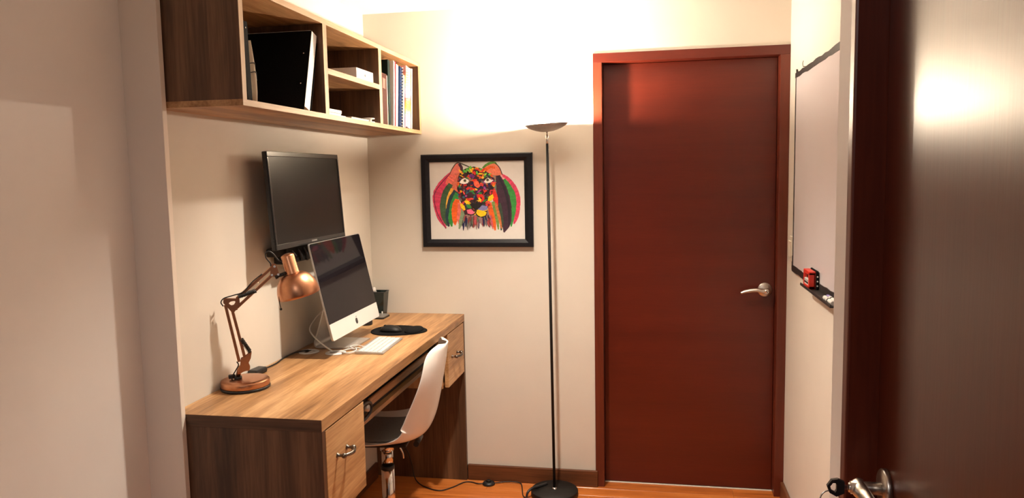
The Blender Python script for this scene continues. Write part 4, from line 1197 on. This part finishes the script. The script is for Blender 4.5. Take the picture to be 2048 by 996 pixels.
# ears
poly([(240, 262), (268, 200), (300, 155), (328, 136), (352, 150), (372, 185), (368, 235), (310, 262)], lin(222, 120, 105))
ribbon([(240, 262, 5), (275, 190, 7), (328, 136, 8), (400, 158, 10), (470, 190, 8)], lin(60, 60, 45))
ribbon([(345, 145, 20), (372, 190, 26), (370, 240, 20)], lin(70, 40, 60))
poly([(600, 212), (622, 182), (672, 150), (730, 135), (772, 168), (800, 228), (818, 275), (760, 285), (690, 275), (640, 245)], lin(228, 125, 95))
ribbon([(605, 200, 14), (660, 158, 22), (730, 140, 18), (770, 172, 8)], lin(90, 150, 60))
ribbon([(740, 140, 6), (790, 200, 8), (818, 275, 8)], lin(70, 40, 50))
ribbon([(620, 230, 30), (690, 190, 20), (740, 200, 16)], ORG)
# face
GAIN[0] = 1.0
face = [(330, 300), (365, 225), (430, 195), (510, 180), (600, 205), (690, 270), (735, 320), (725, 420), (690, 520), (660, 600), (640, 715), (510, 700), (395, 715), (375, 620), (335, 520), (318, 400)]
poly(face, lin(60, 28, 34))
def inside(px_, py_):
    c_ = False
    for (xa, ya), (xb, yb) in zip(face, face[1:]+face[:1]):
        if (ya > py_) != (yb > py_) and px_ < (xb-xa)*(py_-ya)/(yb-ya)+xa: c_ = not c_
    return c_
PAL = [RED, RED, RED, ORG, YEL, NVY, NVY, NVY, TEAL, BLK, lin(120, 30, 40), lin(40, 30, 60), lin(225, 70, 70), lin(200, 50, 60), GRN, lin(40, 110, 130), lin(245, 190, 60), GRY, lin(150, 60, 140), BLK]
cnt = 0
while cnt < 250:
    px_, py_ = paint_rnd.uniform(320, 735), paint_rnd.uniform(185, 715)
    if not inside(px_, py_): continue
    cnt += 1
    if py_ < 290: col = paint_rnd.choice([YEL, YEL, GRN, LGR, ORG, RED, BLK, lin(245, 190, 60)])
    else: col = paint_rnd.choice(PAL)
    an = math.atan2(py_-430, px_-525)+PI/2*paint_rnd.choice((0, 1))+paint_rnd.uniform(-0.4, 0.4)
    ln = paint_rnd.uniform(24, 60); wd = paint_rnd.uniform(14, 30)
    dx, dy = math.cos(an)*ln/2, math.sin(an)*ln/2
    ribbon([(px_-dx, py_-dy, wd*0.4), (px_, py_, wd), (px_+dx, py_+dy, wd*0.35)], col)
for a_, b_ in (((400, 560), (470, 600)), ((355, 590), (400, 660)), ((420, 600), (470, 640))):
    ribbon([(a_[0], a_[1], 20), ((a_[0]+b_[0])/2, (a_[1]+b_[1])/2, 40), (b_[0], b_[1], 16)], YEL if a_[0] != 420 else GRN)
ribbon([(540, 520, 20), (585, 500, 30), (605, 540, 26), (570, 575, 20)], RED); ribbon([(560, 525, 16), (570, 550, 26), (575, 570, 14)], YEL)
ribbon([(520, 340, 40), (540, 380, 56), (560, 410, 30)], lin(235, 100, 70)); ribbon([(470, 300, 30), (480, 280, 40), (510, 300, 30)], lin(120, 40, 130))
poly([(652, 562), (668, 512), (712, 488), (722, 525), (695, 560)], YEL)
# eyes
poly([(343, 352), (372, 318), (405, 305), (432, 312), (455, 338), (440, 362), (400, 372), (365, 366)], WHT)
poly([(618, 350), (640, 318), (665, 305), (695, 320), (722, 330), (700, 356), (660, 366), (632, 362)], WHT)
for cx_, cy_ in ((408, 334), (658, 330)):
    poly([(cx_+17*math.cos(2*PI*k/14), cy_+17*math.sin(2*PI*k/14)) for k in range(14)], lin(120, 120, 95))
    poly([(cx_+8*math.cos(2*PI*k/10), cy_+8*math.sin(2*PI*k/10)) for k in range(10)], BLK)
ribbon([(343, 350, 4), (375, 314, 7), (410, 303, 7), (436, 320, 5)], BLK); ribbon([(620, 335, 5), (660, 303, 7), (690, 322, 6), (722, 330, 4)], BLK)
ribbon([(360, 368, 4), (400, 378, 5), (440, 366, 4)], NVY); ribbon([(630, 366, 4), (660, 372, 5), (700, 360, 4)], NVY)
# nose, mouth, chin
poly([(522, 700), (535, 660), (575, 655), (640, 690), (625, 722), (580, 738), (545, 722)], YEL)
poly([(420, 660), (470, 650), (510, 690), (480, 712), (430, 700)], lin(235, 110, 140))
poly([(540, 655), (590, 610), (650, 620), (650, 660), (600, 670)], lin(120, 120, 170))
poly([(450, 592), (490, 584), (525, 590), (560, 584), (597, 590), (570, 632), (520, 668), (478, 628)], BLK)
ribbon([(520, 660, 10), (516, 690, 9), (480, 714, 10), (430, 712, 8)], BLK); ribbon([(516, 690, 9), (545, 728, 10), (600, 742, 10), (645, 715, 6)], BLK)
for k in range(60):
    px_ = paint_rnd.uniform(380, 700); py_ = paint_rnd.uniform(715, 790); ln = paint_rnd.uniform(60, 115)
    col = paint_rnd.choice([lin(120, 50, 50), lin(60, 30, 50), GRY, lin(90, 110, 90), lin(170, 70, 70), BLK, lin(150, 120, 120), NVY, lin(190, 80, 90), lin(140, 45, 40)])
    sl = (px_-530)*0.14*paint_rnd.uniform(0.4, 1.2)
    ribbon([(px_, py_, 12), (px_+sl*0.5, py_+ln*0.5, 20), (px_+sl, min(py_+ln, 902), 5)], col)
obj('artwork', bm, M['paint'], pf, 'colourful painted lion face', recalc=False)

# ================================================================== WHITEBOARD
wb = thing('whiteboard', 'large whiteboard edged with black tape on the right wall', 'whiteboard', (W, -0.8, 1.1))
boxpart('panel', (W-0.010, -1.55, 1.135), (W-0.0006, -0.212, 1.948), M['board_white'], wb, 0.001)
def strip_yz(pts, w0, x0, x1, jitter=0.0, seed=1):
    rr = random.Random(seed)
    P = [Vector((0, a, b)) for a, b in pts]
    bm = new_bm()
    n = 26
    L_ = []
    for i in range(n+1):
        s = i/n*(len(P)-1); k = min(int(s), len(P)-2); p = P[k].lerp(P[k+1], s-k)
        d = (P[k+1]-P[k]).normalized(); nr = Vector((0, -d.z, d.y))
        a = p+nr*(w0/2+rr.uniform(-jitter, jitter)); b = p-nr*(w0/2+rr.uniform(-jitter, jitter))
        L_.append([bm.verts.new((x0, a.y, a.z)), bm.verts.new((x1, a.y, a.z)), bm.verts.new((x1, b.y, b.z)), bm.verts.new((x0, b.y, b.z))])
    for A, B in zip(L_[:-1], L_[1:]):
        for k in range(4): bm.faces.new((A[k], A[(k+1) % 4], B[(k+1) % 4], B[k]))
    bm.faces.new(L_[0]); bm.faces.new(L_[-1])
    return bm
obj('edge_tape', strip_yz([(-0.195, 1.956), (-1.56, 1.956)], 0.022, W-0.012, W-0.0006, 0.003, 3), M['tape'], wb)
obj('edge_tape', strip_yz([(-0.210, 1.946), (-0.210, 1.140)], 0.012, W-0.012, W-0.0006, 0.0015, 4), M['tape'], wb)
obj('edge_tape', strip_yz([(-0.195, 1.128), (-1.56, 1.128)], 0.026, W-0.012, W-0.0006, 0.002, 5), M['tape'], wb)
obj('edge_tape', strip_yz([(-0.182, 1.180), (-0.182, 1.116)], 0.034, W-0.008, W-0.0006, 0.002, 6), M['tape'], wb, 'loose black tape corner')
bm = new_bm(); add_prism(bm, [(-0.19, 1.985), (-0.225, 1.94), (-0.21, 1.90), (-0.198, 1.94)], W-0.008, W-0.0006, lambda u, v, w: (w, u, v)); obj('edge_tape', bm, M['tape'], wb, 'frayed black tape corner')
bm = new_bm()
add_box(bm, (W-0.048, -1.11, 1.111), (W-0.0006, -0.60, 1.115), 0.001)
add_box(bm, (W-0.050, -1.11, 1.111), (W-0.046, -0.60, 1.121), 0.001)
obj('pen_ledge', bm, M['tape'], wb, 'black pen ledge')
bm = new_bm(); add_cyl(bm, (W-0.0006, -0.375, 1.972), (W-0.014, -0.375, 1.972), 0.0018, n=8); add_tube(bm, [(W-0.013, -0.375, 1.972), (W-0.015, -0.376, 1.985), (W-0.012, -0.375, 1.995)], 0.0013, 6)
tag(obj('wall_hook', bm, M['bronze']), 'tiny metal hook above the whiteboard', 'hook')

er = thing('board_eraser', 'red marker holder with a white label standing on the whiteboard ledge', 'eraser', (W-0.03, -0.67, 1.1155))
ZE = 1.1156
y0, y1 = -0.745, -0.640
xa, xb = W-0.0455, W-0.022
bm = new_bm()
add_box(bm, (xa, y0, ZE), (xb, y1, ZE+0.012), 0.002)
add_box(bm, (xa, y0, ZE+0.052), (xb, y1, ZE+0.066), 0.002)
add_box(bm, (xa, y0, ZE), (xb, y0+0.014, ZE+0.062), 0.002)
add_box(bm, (xa, y1-0.012, ZE), (xb, y1, ZE+0.062), 0.002)
add_box(bm, (xb-0.006, y0, ZE+0.002), (xb, y1, ZE+0.062), 0.001)
obj('shell', bm, M['red'], er)
boxpart('window_recess', (xa+0.010, y0+0.014, ZE+0.034), (xb-0.0062, y1-0.012, ZE+0.052), M['brown_leather'], er, 0.0005, 'dark red recess')
boxpart('label', (xa+0.002, y0+0.014, ZE+0.012), (xb-0.0062, y1-0.012, ZE+0.034), M['paper'], er, 0.0005, 'white printed label')
bm = new_bm()
for k in range(9):
    yy = y0+0.024+k*0.008
    add_box(bm, (xa+0.0012, yy, ZE+0.017), (xa+0.0019, yy+0.004, ZE+0.024))
add_box(bm, (xa+0.0012, y0+0.02, ZE+0.028), (xa+0.0019, y1-0.02, ZE+0.0295))
obj('label_print', bm, M['print_dark'], er)
bm = new_bm(); add_box(bm, (xb+0.0003, y0-0.012, ZE), (W-0.0130, y1, ZE+0.070), 0.005); obj('felt_block', bm, M['black_matt'], er, 'black felt block')
for k in range(3):
    boxpart('pale_stripe', (xb+0.002, y0-0.0135, ZE+0.012+k*0.017), (W-0.015, y0-0.0118, ZE+0.017+k*0.017), M['paper'], er, 0.0004, 'white stripe')

for k, (yy, lab, cm) in enumerate(((-0.985, 'white board marker with a purple cap lying on the whiteboard ledge, wall side', 'purple'), (-1.01, 'white board marker lying at the outer edge of the whiteboard ledge', 'paper'))):
    t = thing('board_marker', lab, 'marker', (W-0.03, yy, 1.1155), group='markers on the whiteboard ledge')
    xm = W-0.022-0.0 if k == 0 else W-0.037
    bm = new_bm(); add_cyl(bm, (xm, yy, 1.1234), (xm, yy-0.085, 1.1234), 0.0072, n=14); obj('barrel', bm, M['paper'], t)
    bm = new_bm(); add_cyl(bm, (xm, yy+0.035, 1.1234), (xm, yy-0.0002, 1.1234), 0.0076, n=14); obj('cap', bm, M[cm], t)
    bm = new_bm(); add_cyl(bm, (xm, yy-0.02, 1.1234), (xm, yy-0.032, 1.1234), 0.0074, n=14); obj('print_band', bm, M['print_dark'], t)

sw = thing('light_switch', 'cream light switch on the right wall beside the far door', 'switch', (W, -0.135, 1.2))
boxpart('plate', (W-0.009, -0.172, 1.152), (W-0.0006, -0.100, 1.262), M['cream_plastic'], sw, 0.003)
boxpart('rocker', (W-0.015, -0.158, 1.172), (W-0.009, -0.114, 1.242), M['cream_plastic'], sw, 0.0015)

# ================================================================== KEY IN THE NEAR DOOR
ky = thing('door_key', 'black headed key with a ring in the near door lever', 'key', (LX-0.08, -2.383, 1.036))
kx = LX-0.0600
bm = new_bm()
add_box(bm, (kx-0.008, -2.3845, 1.0325), (kx-0.0005, -2.3815, 1.0395), 0.0005)
obj('blade', bm, M['chrome'], ky)
bm = new_bm()
kh = kx+0.014
pts = [(kh-0.020, 1.026), (kh-0.020, 1.046), (kh-0.030, 1.050), (kh-0.040, 1.048), (kh-0.047, 1.037), (kh-0.043, 1.026), (kh-0.032, 1.020)]
inn = [(kh-0.032, 1.031), (kh-0.032, 1.040), (kh-0.034, 1.043), (kh-0.038, 1.043), (kh-0.042, 1.037), (kh-0.040, 1.030), (kh-0.034, 1.027)]
V = {}
for nm_, PP in (('o', pts), ('i', inn)):
    for w in (0, 1):
        V[nm_, w] = [bm.verts.new((a, -2.3865+0.007*w, b)) for a, b in PP]
kn = len(pts)
for i in range(kn):
    j = (i+1) % kn
    bm.faces.new((V['o', 0][i], V['o', 0][j], V['o', 1][j], V['o', 1][i])); bm.faces.new((V['i', 0][i], V['i', 1][i], V['i', 1][j], V['i', 0][j]))
    for w in (0, 1): bm.faces.new((V['o', w][i], V['i', w][i], V['i', w][j], V['o', w][j]))
obj('key_head', bm, M['black'], ky, 'black plastic key head')
bm = new_bm()
c = Vector((kh-0.041, -2.383, 1.011))
add_tube(bm, [c+Vector((0.016*math.cos(a), 0.004*math.sin(a), 0.016*math.sin(a))) for a in [2*PI*i/24 for i in range(24)]], 0.0013, 8, 1, closed=True)
obj('key_ring', bm, M['chrome'], ky, 'steel split ring')

for o in bpy.data.objects:
    for k in ('_ox', '_oy', '_oz'):
        if k in o: del o[k]
